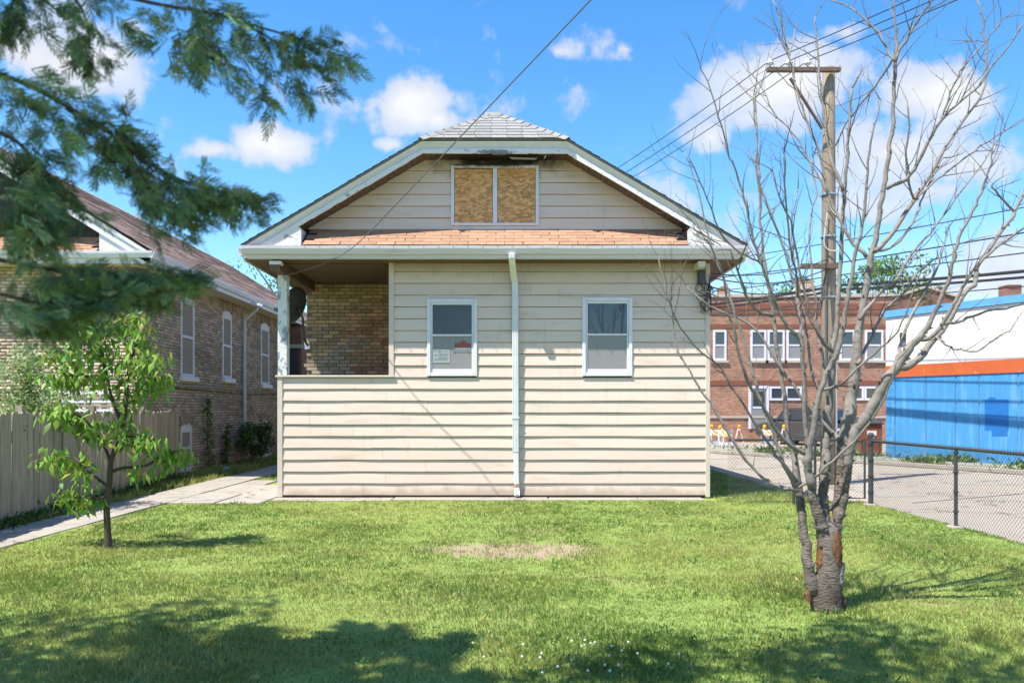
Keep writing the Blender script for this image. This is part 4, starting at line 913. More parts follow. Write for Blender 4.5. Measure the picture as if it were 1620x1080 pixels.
# ---------------------------------------------------------------- utility pole and lines
PY = 17.0; pp = PX(1311,648,PY); ppx = pp.x
up = thing('utility_pole', (ppx,PY,-.1), 'weathered wooden utility pole with a one-sided crossarm', 'utility pole')
top = EYE+(HY-108)/F*PY
MB().lathe((ppx,PY,-.1),[(.17,0),(.165,2),(.15,4.5),(.135,7),(.125,top+.1),(.105,top+.115)],14).build('pole', M_pole, up, smooth=True)
za = EYE+(HY-117)/F*PY; xa = PX(1208,117,PY).x; xb = PX(1323,117,PY).x
MB().box(xa,xb,PY-.25,PY-.15,za-.045,za+.045).build('crossarm', M_arm, up, bevel=.008)
MB().tube([PX(1250,124,PY-.3),PX(1301,204,PY-.2)],.035,6).build('brace', M_arm, up)
ins = []
for x in (1213,1243,1272):
    p = PX(x,112,PY); ins.append(Vector((p.x,PY-.21,za+.19)))
    MB().lathe((p.x,PY-.21,za+.06),[(.02,0),(.02,.05),(.075,.055),(.08,.085),(.05,.1),(.055,.13),(.03,.16)],12).build('insulator', M_porc, up, smooth=True)
zc = EYE+(HY-424)/F*PY
MB().box(PX(1262,424,PY).x,PX(1320,424,PY).x,PY-.27,PY-.16,zc-.05,zc+.05).build('lower_crossarm', M_arm, up)
for k,(x,z0,z1) in enumerate(((-.12,-.1,5.2),(.1,-.1,3.9))): MB().tube([(ppx+x,PY-.16,z0),(ppx+x,PY-.15,z1)],.022,6).build('conduit', M_metal if k else M_cablew, up)
for z in (6.1,5.2,3.9): MB().lathe((ppx,PY,z),[(.175,0),(.175,.03)],14).build('metal_band', M_metal, up)
MB().tube([Vector(p) for p in spline([(ppx-.13,PY-.18,5.9),(ppx+.24,PY-.26,5.3),(ppx+.1,PY-.22,4.9),(ppx-.16,PY-.18,5.0),(ppx-.1,PY-.18,5.7)],5)],.014,5).build('cable_loop', M_cablel, up)
def wire(a, b, sag, r, name, label, m=M_cable, grp=None, n=28, start=None):
    a, b = Vector(a), Vector(b); P = []
    for i in range(n+1):
        u = i/n; p = a.lerp(b,u); p.z -= sag*4*u*(1-u); P.append(p)
    o = MB().tube(P, r, 5).build(name, m); tag(o, label, 'wire', grp); return o
far = Vector((-5.6,41,9.0)); near = Vector((17,-4.5,9.2))
for i, p in enumerate(ins):
    off = Vector(((i-1)*.5,0,0)); P = []
    for (A,B,s) in ((far+off,p,1.0),(p,near+off,.55)):
        for k in range(25): u = k/24; q_ = A.lerp(B,u); q_.z -= s*4*u*(1-u); P.append(q_)
    o = MB().tube(P,.010,5).build('power_line', M_cable)
    tag(o, ['overhead power line tied to the insulator at the crossarm tip','overhead power line tied to the middle insulator','overhead power line tied to the insulator nearest the pole top'][i], 'wire', 'power lines on the crossarm')
# communication cables along the street
D3 = Vector((SD.x,SD.y,0))
for k,(z,off,r,sg) in enumerate(((5.9,-.15,.018,.3),(5.62,.3,.016,.5),(5.25,0,.042,.7),(5.12,.04,.034,.72),(4.85,.25,.014,.6),(6.6,.1,.014,.35))):
    p = Vector((9.94+off*.9,23.76+off*.5,z)); A = p+D3*26; B = p-D3*27; A.z += 2.6; B.z += .2; P = []
    for (a,b) in ((A,p),(p,B)):
        for i in range(21): u = i/20; q_ = a.lerp(b,u); q_.z -= sg*4*u*(1-u); P.append(q_)
    o = MB().tube(P,r,6).build('communication_cable', M_cable)
    tag(o, ['thin cable strung above the thick bundle beside the blue wall','slim cable slung between the thick bundle and the upper lines','thickest black cable bundle slung past the blue wall','black cable hanging directly beneath the thick bundle','lowest thin cable strung along the street','topmost communication cable above the other street cables'][k], 'cable', 'street cables beside the blue wall')
# cables from the pole to the bungalow corner
for k,(z0,z1,sg) in enumerate(((4.5,3.75,.2),(4.7,3.82,.15),(4.2,3.6,.18))):
    wire((3.36,YW-.02+.03*k,z1),(ppx-.1,PY-.2,z0),sg,.011,'service_cable',['slack service cable from pole to bungalow corner','upper service cable from pole to bungalow corner','lower service cable from pole to bungalow corner'][k],M_cable,'service cables')
# service drop to the porch
A = Vector((XL+.16,YW-.04,3.78)); mid = PX(590,362,12.2); E = PX(935,0,7.6); E2 = E+(E-mid)*2.2
P = [Vector(p) for p in spline([A, PX(490,425,13.2), PX(528,410,13.0), PX(556,393,12.6), mid],5)]+[mid.lerp(E2,i/20) for i in range(1,21)]
tag(MB().tube(P,.0075,6).build('service_drop', M_cablew), 'grey service cable dropping across the gable to the porch post', 'wire')

# ---------------------------------------------------------------- car and barricades
car = thing('parked_car', (14,36,-.1), 'dark SUV parked on the street in front of the red brick building', 'car')
cb = PX(1275,648,36.0); Mcar = Matrix.Translation((cb.x,36.4,-.1)) @ Matrix.Rotation(math.atan2(SD.y,SD.x)-.12,4,'Z')   # local +X = forward
def carpart(b, name, m, parent=car, bevel=.04, smooth=True):
    b.v = [tuple(Mcar @ Vector(p)) for p in b.v]; return b.build(name, m, parent, smooth=False, bevel=bevel)
carpart(MB().prism([(-2.2,-.9,.45),(-2.28,-.9,.75),(-2.2,-.9,1.05),(-1.9,-.9,1.12),(1.0,-.9,1.08),(2.05,-.9,.98),(2.3,-.9,.8),(2.3,-.9,.4),(1.9,-.9,.3),(-1.9,-.9,.3)],(0,1.8,0)),'body',M_car,bevel=.1)
carpart(MB().prism([(-2.15,-.78,1.1),(-1.9,-.74,1.62),(-1.5,-.72,1.7),(.1,-.72,1.7),(.5,-.74,1.6),(1.15,-.8,1.06)],(0,1.5,0)),'cabin',M_car,bevel=.08)
for y0 in (-.8,.76):
    for (a,b_,c,d) in ((-1.85,-1.1,-1.2,-1.7),(-1.02,-.12,-.12,-1.0),(-.04,.95,.42,-.04)):
        carpart(MB().prism([(a,y0,1.14),(b_,y0,1.14),(c,y0*.93,1.58),(d,y0*.93,1.58)],(0,.04*(1 if y0 > 0 else -1),0)),'side_window',M_glass,bevel=0)
carpart(MB().prism([(-2.2,-.62,1.14),(-2.2,.62,1.14),(-1.97,.58,1.56),(-1.97,-.58,1.56)],(-.04,0,.02)),'rear_window',M_glass,bevel=0)
for s in (-1,1):
    carpart(MB().prism([(-2.31,s*.62,.82),(-2.31,s*.88,.82),(-2.26,s*.88,1.1),(-2.26,s*.66,1.1)],(.12,0,0)),'tail_light',M_redl,bevel=.01)
    carpart(MB().box(.72,.9,min(s*.92,s*1.1),max(s*.92,s*1.1),1.05,1.2),'wing_mirror',M_car,bevel=.03)
    for x in (-1.38,1.42):
        wv = carpart(MB().lathe((x,s*.78,.34),[(.22,-.12),(.33,-.11),(.35,-.05),(.35,.05),(.33,.11),(.22,.12)],24,'Y'),'wheel',M_tyre,bevel=0)
        carpart(MB().lathe((x,s*.9,.34),[(.21,-.02),(.21,.0),(.17,.012),(.05,.0),(.04,.02)],20,'Y'),'rim',M_rim,wv,0)
carpart(MB().box(-2.36,-2.2,-.86,.86,.38,.62),'bumper',M_dkgrey,bevel=.04)
carpart(MB().box(-2.37,-2.362,-.26,.26,.68,.80),'licence_plate',M_white,bevel=0)
def barricade(x, y, rz, label, wd=.62, n2=1):
    g = thing('traffic_barricade', (x,y,-.1), label, 'barricade', 'street barricades')
    g.scale = (.82,)*3; g.rotation_euler[2] = rz; Mg = Matrix.Translation((x,y,-.1)) @ Matrix.Rotation(rz,4,'Z'); WORLD[g.name] = Matrix()
    def part(b, name, m):
        o = b.build(name, m); o.parent = g; return o
    for s in (-1,1):
        for f in (-1,1): part(MB().prism([(s*wd/2-.02,f*.28,0),(s*wd/2+.02,f*.28,0),(s*wd/2+.02,f*.02,1.0),(s*wd/2-.02,f*.02,1.0)],(0,.03*f,0)),'leg',M_white)
    for f in (-1,1):
        part(MB().prism([(-wd/2-.05,f*.13,.66),(wd/2+.05,f*.13,.66),(wd/2+.05,f*.06,.94),(-wd/2-.05,f*.06,.94)],(0,-.02*f,0)),'striped_board',MS)
        part(MB().box(-wd/2,wd/2,min(f*.21,f*.23),max(f*.21,f*.23),.22,.36),'lower_board',M_white)
    li = part(MB().lathe((-wd/2+.08,0,1.0),[(.04,0),(.05,.03),(.08,.045),(.09,.11),(.07,.18),(.04,.2)],14,'Z'),'warning_light',M_amber)
    return g
for (px_, Y, rz, lab) in ((1133,33.0,.1,'striped barricade with amber light half hidden by the bungalow corner'),(1147,31.5,-.15,'striped barricade with amber light standing clear of the bungalow corner'),(1169,32.5,1.35,'barricade turned end-on showing its white A-frame legs, left of the door'),(1216,32.8,.25,'striped barricade with amber light in front of the building door'),(1240,33.5,1.3,'end-on white A-frame barricade beside the dark car')):
    barricade((px_-HX)/F*Y, Y, rz, lab)

# ---------------------------------------------------------------- bare tree on the right
TY = 5.91
bt = thing('bare_tree', (PX(1311,965,TY).x,TY,0), 'leafless multi-stemmed tree with grey bark and a torn trunk', 'tree')
stems = [
 # px x, px y, diameter px ; depth at end offset
 ('limb', [(1300,975,22),(1291,950,23),(1280,905,20),(1274,861,17),(1268,814,15),(1263,772,14),(1257,723,10),(1250,698,9),(1242,642,8),(1235,587,7),(1225,523,6.5),(1220,475,6),(1213,434,5),(1206,387,4.5),(1202,309,4),(1199,250,3),(1194,180,2.5),(1192,150,2)], .5),
 ('limb', [(1307,905,26),(1305,870,27),(1303,846,25),(1300,832,22),(1291,803,18),(1283,770,16),(1278,736,14),(1280,718,13),(1290,660,10),(1297,622,9),(1309,587,8),(1320,567,9),(1332,531,8),(1339,484,7),(1346,447,7),(1357,385,6),(1367,335,5),(1372,271,4),(1380,211,3),(1394,159,2)], -.3),
 ('limb', [(1310,905,24),(1308,870,23),(1306,845,20),(1306,822,17),(1302,788,16),(1304,752,17),(1306,715,16),(1308,690,15),(1311,642,14),(1315,587,12),(1319,545,10),(1325,503,8),(1327,460,7.5),(1329,426,7),(1333,361,6.5),(1336,304,6),(1340,245,5.5),(1343,195,4.5),(1345,141,4)], .35),
 ('limb', [(1313,905,24),(1314,870,24),(1317,848,21),(1322,822,17),(1327,778,17),(1332,726,19),(1335,700,21),(1343,656,21),(1349,612,19),(1354,575,17),(1362,503,13),(1373,448,11),(1377,413,10),(1385,379,9),(1393,325,8),(1401,284,7.5),(1408,232,7),(1413,193,6.5),(1415,143,6),(1417,98,6),(1418,51,4),(1413,0,3.2),(1410,-60,2)], .15),
 ('limb', [(1314,905,24),(1317,875,24),(1322,848,19),(1329,814,15),(1337,778,15),(1341,739,15),(1346,708,16),(1356,680,18),(1368,664,19),(1387,631,18),(1401,603,18),(1418,581,17),(1440,550,14),(1457,531,11),(1476,500,8),(1490,470,7),(1501,441,6.5),(1509,408,6),(1522,366,5),(1540,335,4.5),(1555,296,4),(1566,268,3),(1572,226,2)], -.45),
 # second order
 ('branch', [(1263,775,8),(1231,769,6),(1215,760,5.5),(1200,749,5),(1170,714,5),(1142,667,4.5),(1123,637,4),(1103,609,3.5),(1084,575,3),(1070,545,3),(1062,500,2.5),(1055,465,2.2),(1048,437,2),(1040,405,1.5)], .35),
 ('branch', [(1261,762,8),(1239,734,6),(1220,708,5),(1198,675,4.5),(1178,642,4),(1156,612,3.8),(1142,581,3.5),(1112,559,3),(1084,528,2.6),(1066,499,2.2),(1056,470,1.6)], -.3),
 ('branch', [(1257,770,8),(1241,734,7),(1228,700,6.5),(1214,659,6),(1198,620,5.5),(1189,581,5),(1180,548,4.5),(1164,500,4.5),(1153,464,4),(1142,431,3.6),(1128,400,3.2),(1115,351,2.6),(1097,276,2.2),(1083,241,1.6)], .2),
 ('branch', [(1279,722,9),(1270,715,8),(1251,704,7.5),(1231,684,7),(1212,650,6.5),(1192,620,6),(1184,603,5.5),(1173,575,5),(1162,531,4.5),(1153,487,4),(1146,450,3.5),(1139,420,3),(1122,385,2.4),(1105,362,1.6)], -.5),
 ('branch', [(1280,718,10),(1275,690,8.5),(1274,642,8),(1272,600,8),(1270,575,7.5),(1268,539,8),(1255,525,7),(1242,511,6),(1230,485,6),(1219,459,5.5),(1206,421,5),(1193,382,4.5),(1181,330,4),(1175,307,3.6),(1164,271,3),(1151,236,2.8),(1137,185,2.5),(1120,130,2),(1104,100,1.5)], -.2),
 ('branch', [(1268,541,7),(1266,500,5.5),(1262,470,5),(1255,442,4.5),(1240,387,4.2),(1221,341,4),(1198,273,3.6),(1197,227,3),(1196,185,2.4),(1193,151,1.8)], .3),
 ('branch', [(1262,470,4.5),(1260,440,4),(1251,395,3.8),(1246,346,3.6),(1242,289,3.4),(1241,242,2.5)], -.35),
 ('branch', [(1204,418,4),(1195,411,3.4),(1170,400,3),(1150,382,2.8),(1138,365,2.6),(1118,315,2.2),(1102,276,2),(1090,247,1.5)], -.5),
 ('branch', [(1298,618,7),(1284,587,5),(1278,537,4.5),(1273,503,4),(1267,470,3.4),(1258,420,3),(1252,360,2.4),(1262,300,2)], .4),
 ('branch', [(1298,617,6),(1320,612,5),(1335,603,4.5),(1365,575,4.2),(1395,550,3.8),(1420,525,3.2),(1440,480,2.6),(1452,440,2)], -.5),
 ('branch', [(1317,556,8),(1311,550,7),(1296,531,6),(1279,492,5),(1271,453,4),(1262,410,3.5),(1250,350,3),(1232,310,2.5),(1222,270,2)], -.2),
 ('branch', [(1336,302,6),(1320,266,5.5),(1312,232,5),(1307,206,4.5),(1300,151,4),(1296,114,3.5),(1292,61,3),(1288,28,2)], .3),
 ('branch', [(1417,98,5),(1431,67,4.5),(1447,43,4),(1461,20,3.2),(1476,0,2.5),(1495,-30,2)], -.1),
 ('branch', [(1416,97,4),(1406,83,3.6),(1390,53,3.2),(1363,26,2.8),(1343,10,2.4),(1314,0,2)], .35),
 ('branch', [(1413,94,3.5),(1404,108,3.2),(1384,136,3.2),(1359,169,3),(1340,195,2.6),(1322,230,2)], .5),
 ('branch', [(1382,398,9),(1406,377,8),(1432,338,7.5),(1447,315,7),(1460,294,6),(1478,266,5.5),(1499,227,5),(1520,196,4.5),(1547,159,4),(1559,134,3.6),(1561,82,3.2),(1555,37,2.8),(1547,0,2)], .3),
 ('branch', [(1403,299,7),(1432,284,6.5),(1452,258,6),(1468,227,5.5),(1489,191,5),(1510,169,3.6),(1541,143,3.4),(1559,120,3),(1590,80,2.6),(1619,37,2)], -.4),
 ('branch', [(1489,191,4),(1494,177,3.6),(1510,134,3.2),(1527,104,3),(1559,67,2.5),(1580,39,2.2),(1594,24,1.6)], -.2),
 ('branch', [(1372,405,7),(1351,387,6),(1336,361,5.5),(1323,338,5),(1310,309,4.5),(1296,240,4),(1278,196,3.6),(1265,157,3.2),(1255,120,3),(1249,88,2.8),(1245,71,2.6),(1233,33,2.2),(1223,0,1.8)], .55),
 ('branch', [(1249,88,2.5),(1256,60,2.2),(1263,38,1.6)], .6),
 ('branch', [(1310,309,3.5),(1290,270,3),(1270,235,3),(1245,200,2.6),(1225,180,2.2),(1205,140,2),(1184,112,1.6)], .4),
 ('branch', [(1418,584,13),(1440,578,12),(1462,559,11),(1476,539,10),(1498,514,8.5),(1518,475,8),(1540,450,7.5),(1545,424,7),(1568,390,6.5),(1592,356,6),(1605,335,5.5),(1620,304,5),(1645,260,4)], .3),
 ('branch', [(1451,537,8),(1470,534,8),(1490,514,7),(1507,485,6),(1523,456,5.5),(1534,437,5),(1556,410,4.5),(1585,385,4),(1620,360,3.5)], -.25),
 ('branch', [(1492,512,6),(1518,509,5),(1540,500,4.5),(1570,490,4),(1600,486,3.4),(1635,470,2.5)], .5),
 ('branch', [(1478,537,4.5),(1484,534,4),(1504,549,3.6),(1520,553,3.2),(1545,556,2.8),(1575,535,2.4),(1600,522,1.8)], -.5),
 ('branch', [(1418,572,7),(1423,550,6),(1434,520,5.5),(1447,490,5),(1462,464,4.5),(1476,437,4),(1490,400,3.2),(1500,360,2.4)], .4),
 ('branch', [(1264,771,5),(1288,756,4.5),(1317,728,4.2),(1350,699,4),(1376,667,3.6),(1396,639,3.2),(1412,598,2.6),(1420,570,2)], -.45),
 ('branch', [(1330,695,9),(1323,689,8),(1307,673,6.5),(1276,639,5.5),(1257,612,5),(1240,589,5),(1220,559,4.6),(1198,525,4.2),(1175,506,4),(1153,498,3.6),(1123,484,3.2),(1098,464,2.8),(1087,453,2)], .45),
 ('branch', [(1221,500,6),(1200,492,5.5),(1184,473,5),(1174,448,4.4),(1167,428,3.6),(1155,395,2.4)], -.4),
 ('branch', [(1382,398,5),(1400,395,4.6),(1425,380,4.2),(1450,340,3.6),(1462,310,3),(1490,250,2.4)], .5),
 ('branch', [(1447,315,4),(1435,280,3.6),(1434,240,3.2),(1437,200,2.8),(1436,160,2.2)], -.1),
 ('branch', [(1447,315,4),(1475,290,3.6),(1500,270,3.2),(1540,240,2.8),(1575,215,2.4),(1620,190,2)], .2),
 ('branch', [(1605,335,4),(1590,320,3.6),(1575,300,3),(1569,292,2)], -.2),
 ('branch', [(1360,505,7),(1390,465,5),(1420,440,4.5),(1440,405,4),(1470,370,3.5),(1500,330,3),(1530,290,2.6),(1560,250,2.2),(1590,200,1.8)], .6),
 ('branch', [(1356,575,8),(1368,555,6),(1385,520,5),(1400,490,4.6),(1430,462,4),(1452,432,3.4),(1478,410,2.6)], .5),
 ('branch', [(1312,640,6),(1300,560,4.6),(1293,520,4.2),(1288,470,3.8),(1284,420,3.4),(1280,360,3),(1290,310,2.6),(1285,250,2)], .55),
]
rt = random.Random(11); twigs = MB(); spurs = MB()
COLLAR = []
def twig_at(p, t, L_, r0, lvl):
    ax = Vector((rt.gauss(0,1),rt.gauss(0,1)*.9,rt.gauss(0,1))); s = t.cross(ax).normalized(); a = rt.uniform(.35,.95)
    d = (t*math.cos(a)+s*math.sin(a)); P = [p]; k = max(3,int(L_/.07)); rad = [r0]
    for i in range(k):
        d = (d+Vector((rt.gauss(0,.13),rt.gauss(0,.13),rt.gauss(0,.12)+.07))).normalized(); P.append(P[-1]+d*(L_/k)); rad.append(max(.0011,r0*(1-.72*(i+1)/k)))
        if lvl > 0 and i > 0 and rt.random() < .34: twig_at(P[-1],d,L_*rt.uniform(.25,.6),rad[-1]*.8,lvl-1)
        elif rt.random() < .45:
            q = (d+Vector((rt.gauss(0,1),rt.gauss(0,1),rt.gauss(0,1)))*.8).normalized(); spurs.tube([P[-1],P[-1]+q*rt.uniform(.006,.022)],[.0022,.0012],3)
    twigs.tube(P,rad,4)
for name, pts, off in stems:
    first = pts[0]; n = len(pts); Q = []
    for i,(x,y,dm) in enumerate(pts):
        hgt = (965-y)/211.0; ystart = 0 if name == 'limb' else .0
        Y = TY+off*(max(0,i-2)/(n-3))+.0 if name == 'limb' else TY+off*(i/(n-1))
        p = PX(x,y,Y); Q.append((p.x,p.y,p.z,dm*.5*Y/F*.93))
    # branches start at the depth of the limb they spring from
    S = spline(Q,4 if name == 'limb' else 3)
    P = [Vector(q[:3])+Vector((rt.gauss(0,.004),rt.gauss(0,.006),rt.gauss(0,.003))) for q in S]; rad = [max(.0016,q[3]) for q in S]
    b = MB(); nb_ = 12 if rad[0] > .025 else 8 if rad[0] > .012 else 6
    # knobbly nodes
    rad = [r*(1+.035*math.sin(i*2.3+off*9)+rt.uniform(-.025,.03)) for i,r in enumerate(rad)]
    c0 = 0
    if name == 'limb': c0 = 20; COLLAR.append((P[:26],[r*.985 for r in rad[:26]]))
    b.tube(P[c0:],rad[c0:],nb_); b.build(name, M_bark, bt, smooth=True)
    for i in range(1,len(P)-1):
        t = (P[i+1]-P[i-1]).normalized(); r = rad[i]; z = P[i].z
        if r > .014:
            if rt.random() < .5:
                s = t.cross(Vector((rt.gauss(0,1),rt.gauss(0,1),rt.gauss(0,1)))).normalized(); spurs.tube([P[i]+s*r*.7,P[i]+(s+t*.4)*(r*1.0+.016)],[r*.35+.003,.003],5)
            continue
        pr = .2 if z < 2.2 else .44 if z < 3 else .52
        if rt.random() < pr: twig_at(P[i],t,rt.uniform(.12,.5)*(1.0 if z > 2 else .6),max(.0022,min(r*.62,.0048)),1)
        elif rt.random() < .7:
            s = t.cross(Vector((rt.gauss(0,1),rt.gauss(0,1),rt.gauss(0,1)))).normalized(); spurs.tube([P[i],P[i]+(s+t*.6).normalized()*(r+rt.uniform(.008,.03))],[.0032,.0015],4)
    if rad[-1] < .012: twig_at(P[-1],(P[-1]-P[-2]).normalized(),rt.uniform(.15,.35),rad[-1],1)
stuff(twigs.build('twigs', M_twig, bt)); stuff(spurs.build('spurs', M_twig, bt))
# trunk with broken stub, bark plates and torn wood
b = MB(); prof = []
for (x,y,dm) in ((1310,985,50),(1310,966,46),(1310,950,42),(1311,920,40),(1312,890,39),(1311,868,36),(1311,850,33),(1312,838,26),(1312,828,10)):
    p = PX(x,y,TY); prof.append((p,dm*.5*TY/F))
b.tube([p for p,r in prof],[r for p,r in prof],20)
for (P_, r_) in COLLAR: b.tube(P_, r_, 12)
for a_ in range(6):                                   # root flare
    q_ = a_*1.05+.3; c = prof[1][0]; b.tube([(c.x+.05*math.cos(q_),c.y+.05*math.sin(q_),.12),(c.x+.08*math.cos(q_),c.y+.08*math.sin(q_),.02),(c.x+.13*math.cos(q_),c.y+.13*math.sin(q_),-.06)],[.045,.03,.015],8)
tro = b.build('trunk', M_trunk, bt, smooth=True)
md = tro.modifiers.new('fuse','REMESH'); md.mode = 'VOXEL'; md.voxel_size = .008; md.use_smooth_shade = True
md = tro.modifiers.new('soft','SMOOTH'); md.factor = .5; md.iterations = 5
tx_ = bpy.data.textures.new('bark_relief','CLOUDS'); tx_.noise_scale = .02; tx_.noise_depth = 3
md = tro.modifiers.new('relief','DISPLACE'); md.texture = tx_; md.texture_coords = 'GLOBAL'; md.strength = .007; md.mid_level = .5
def blobtube(pts, name, m): 
    Q = [PX(x,y,TY+dy) for x,y,dm,dy in pts]; b = MB().tube(Q,[dm*.5*TY/F for x,y,dm,dy in pts],9); return b.build(name, m, bt, smooth=False)
blobtube([(1321,925,16,-.0),(1326,908,17,-.01),(1330,895,15,-.02),(1332,888,9,-.02)],'broken_stub',M_bark)
def wound(a0, a1, y0, y1, name, m, ex, seed):        # ragged patch of bare wood lying on the trunk surface
    rw = random.Random(seed); b = MB(); na, nh = 9, 12
    for i in range(nh+1):
        yy = y0+(y1-y0)*i/nh; c = PX(1311.5,yy,TY); r = (19.5-.06*max(0,890-yy)*.8)*TY/F*1.03; edge = math.sin(math.pi*i/nh)**.5
        am = (a0+a1)/2+rw.uniform(-.06,.06); hw = (a1-a0)/2*(edge*.9+.08)*rw.uniform(.75,1.15)
        for j in range(na+1):
            q_ = am+hw*(2*j/na-1); f_ = 1-abs(2*j/na-1)**3; rr5 = r*(1+ex*f_*edge*rw.uniform(.35,1.0))-.004*(1-f_); b.v.append((c.x+rr5*math.cos(q_),c.y+rr5*math.sin(q_),c.z))
    for i in range(nh):
        for j in range(na): k = i*(na+1)+j; b.f.append((k,k+1,k+na+2,k+na+1))
    return b.build(name, m, bt)
wound(R(-95),R(-22),896,836,'torn_wood',M_wound,.13,1)
wound(R(-190),R(-140),900,855,'torn_bark',M_wound,.12,2)
wound(R(-105),R(-70),958,930,'scarred_bark',M_cbark,.07,3)
wound(R(-80),R(-30),975,945,'scarred_bark',M_cbark,.06,4)
wound(R(-60),R(0),930,888,'loose_bark',M_bark,.16,5)
blobtube([(1280,950,9,-.03),(1278,938,10,-.03),(1281,930,5,-.03)],'bark_curl',M_wound)
blobtube([(1332,962,10,-.02),(1334,950,12,-.02),(1330,941,7,-.02)],'bark_curl',M_cbark)

# ---------------------------------------------------------------- young cherry tree on the left
CY = 8.45
ct = thing('young_cherry_tree', (PX(172,870,CY).x,CY,0), 'young leafy cherry sapling with drooping green leaves', 'tree')
cst = [[(172,874,13),(170,835,10.5),(169,800,10),(173,765,9),(176,728,8),(190,690,8),(194,672,7),(199,645,6),(203,589,5),(209,565,4),(216,540,3),(222,515,2)],
 [(193,677,6),(188,660,5.5),(177,629,5),(170,600,5),(163,565,4.5),(157,540,4),(151,518,3),(142,490,2.5),(135,465,2)],
 [(176,735,6),(165,705,5.5),(150,682,5),(143,673,4.5),(128,660,4),(112,649,3),(85,640,2)],
 [(172,770,6),(155,757,5.5),(136,741,5),(122,727,4),(105,722,3),(80,722,2)],
 [(178,745,6),(195,740,5),(231,736,4.5),(250,724,4),(268,716,3),(285,712,2)],
 [(170,785,4),(150,788,3.5),(125,786,3),(105,777,2)],
 [(190,690,4),(210,690,3.5),(228,690,3),(245,695,2)],
 [(199,645,4),(215,625,3),(232,605,3),(255,597,2)],
 [(170,600,4),(150,600,3.4),(125,590,3),(95,585,2)],
 [(163,565,3.5),(140,555,3),(115,552,2.5),(90,560,2)],
 [(203,589,3.5),(222,575,3),(240,560,2)],
 [(151,518,3),(130,520,2.5),(112,528,2)],
 [(157,540,3),(180,520,2.5),(195,500,2),(205,490,1.6)]]
rl = random.Random(21); lp = []; ld = []
for i, pts in enumerate(cst):
    off = rl.uniform(-.4,.4) if i else 0; n = len(pts); Q = []
    for k,(x,y,dm) in enumerate(pts): Y = CY+off*k/(n-1); p = PX(x,y,Y); Q.append((p.x,p.y,p.z,dm*.5*Y/F))
    S = spline(Q,5); P = [Vector(q[:3]) for q in S]; MB().tube(P,[max(.002,q[3]) for q in S],8 if i == 0 else 6).build('trunk' if i == 0 else 'branch', M_bark2, ct, smooth=True)
    m0 = int(len(P)*(.45 if i == 0 else .3))
    for k in range(m0,len(P)):
        nlf = rl.choice((5,8,12)) if k < len(P)-5 else 18
        for _ in range(nlf):
            o_ = Vector((rl.gauss(0,.075),rl.gauss(0,.10),rl.gauss(-.03,.06))); lp.append(P[k]+o_); a = rl.uniform(0,6.28); ld.append(Vector((math.cos(a)*.75,math.sin(a)*.75,rl.uniform(-1.8,-.1))))
v, f = leaves(np.zeros((1,3)), np.array([[1.,0,0]]), np.array([[0.,0,1]]), np.array([1.]), np.array([.42]), .18)
lm = npmesh('leaf', v, f, M_leaf, smooth=True)
order = list(range(len(lp))); order.sort(key=lambda i: lp[i].y-rl.random()*.3)
for i in order[:290]:
    d = ld[i].normalized(); L_ = rl.uniform(.075,.155); q_ = d.to_track_quat('X','Z'); o = bpy.data.objects.new('leaf', lm); COL.objects.link(o); o.location = lp[i]; o.rotation_euler = (q_ @ Quaternion((1,0,0),rl.uniform(-.7,.7))).to_euler(); o.scale = (L_,)*3; setp(o, ct)
rest = order[290:]; n = len(rest)
pos = np.array([lp[i] for i in rest]); dr_ = np.array([ld[i] for i in rest]); nr = np.array([0,0,1])+rng.normal(0,.45,(n,3))
v, f = leaves(pos, dr_, nr, rng.uniform(.07,.155,n), rng.uniform(.03,.055,n), .28)
cv = np.repeat(np.stack([rng.uniform(.14,.30,n),rng.uniform(.26,.44,n),rng.uniform(.04,.08,n)],1),5,0)
stuff(link('leaves', npmesh('leaves', v, f, M_leafA, cv), ct))

# ---------------------------------------------------------------- leafy trees, shrubs (generic)
def crown(name, clumps, nper, size, cols, parent, seed, m=M_leafA, up=.3):
    g = np.random.default_rng(seed); pos = []; cc_ = []
    for (c, r, k) in clumps:
        n = int(nper*k); d = g.normal(size=(n,3)); d /= np.linalg.norm(d,axis=1,keepdims=True); rad = g.uniform(.35,1,n)**.6
        pos.append(np.array(c)+d*rad[:,None]*np.array(r)); base = np.array(cols[g.integers(len(cols))]); cc_.append(base*g.uniform(.7,1.3,(n,1)))
    pos = np.concatenate(pos); cc_ = np.concatenate(cc_); n = len(pos); dirs = g.normal(size=(n,3)); dirs[:,2] -= up
    nr = g.normal(0,.6,(n,3))+np.array([0,0,1]); v, f = leaves(pos, dirs, nr, g.uniform(.7,1.3,n)*size, g.uniform(.35,.6,n)*size, .15)
    return stuff(link(name, npmesh(name, v, f, m, np.repeat(cc_,5,0)), parent))
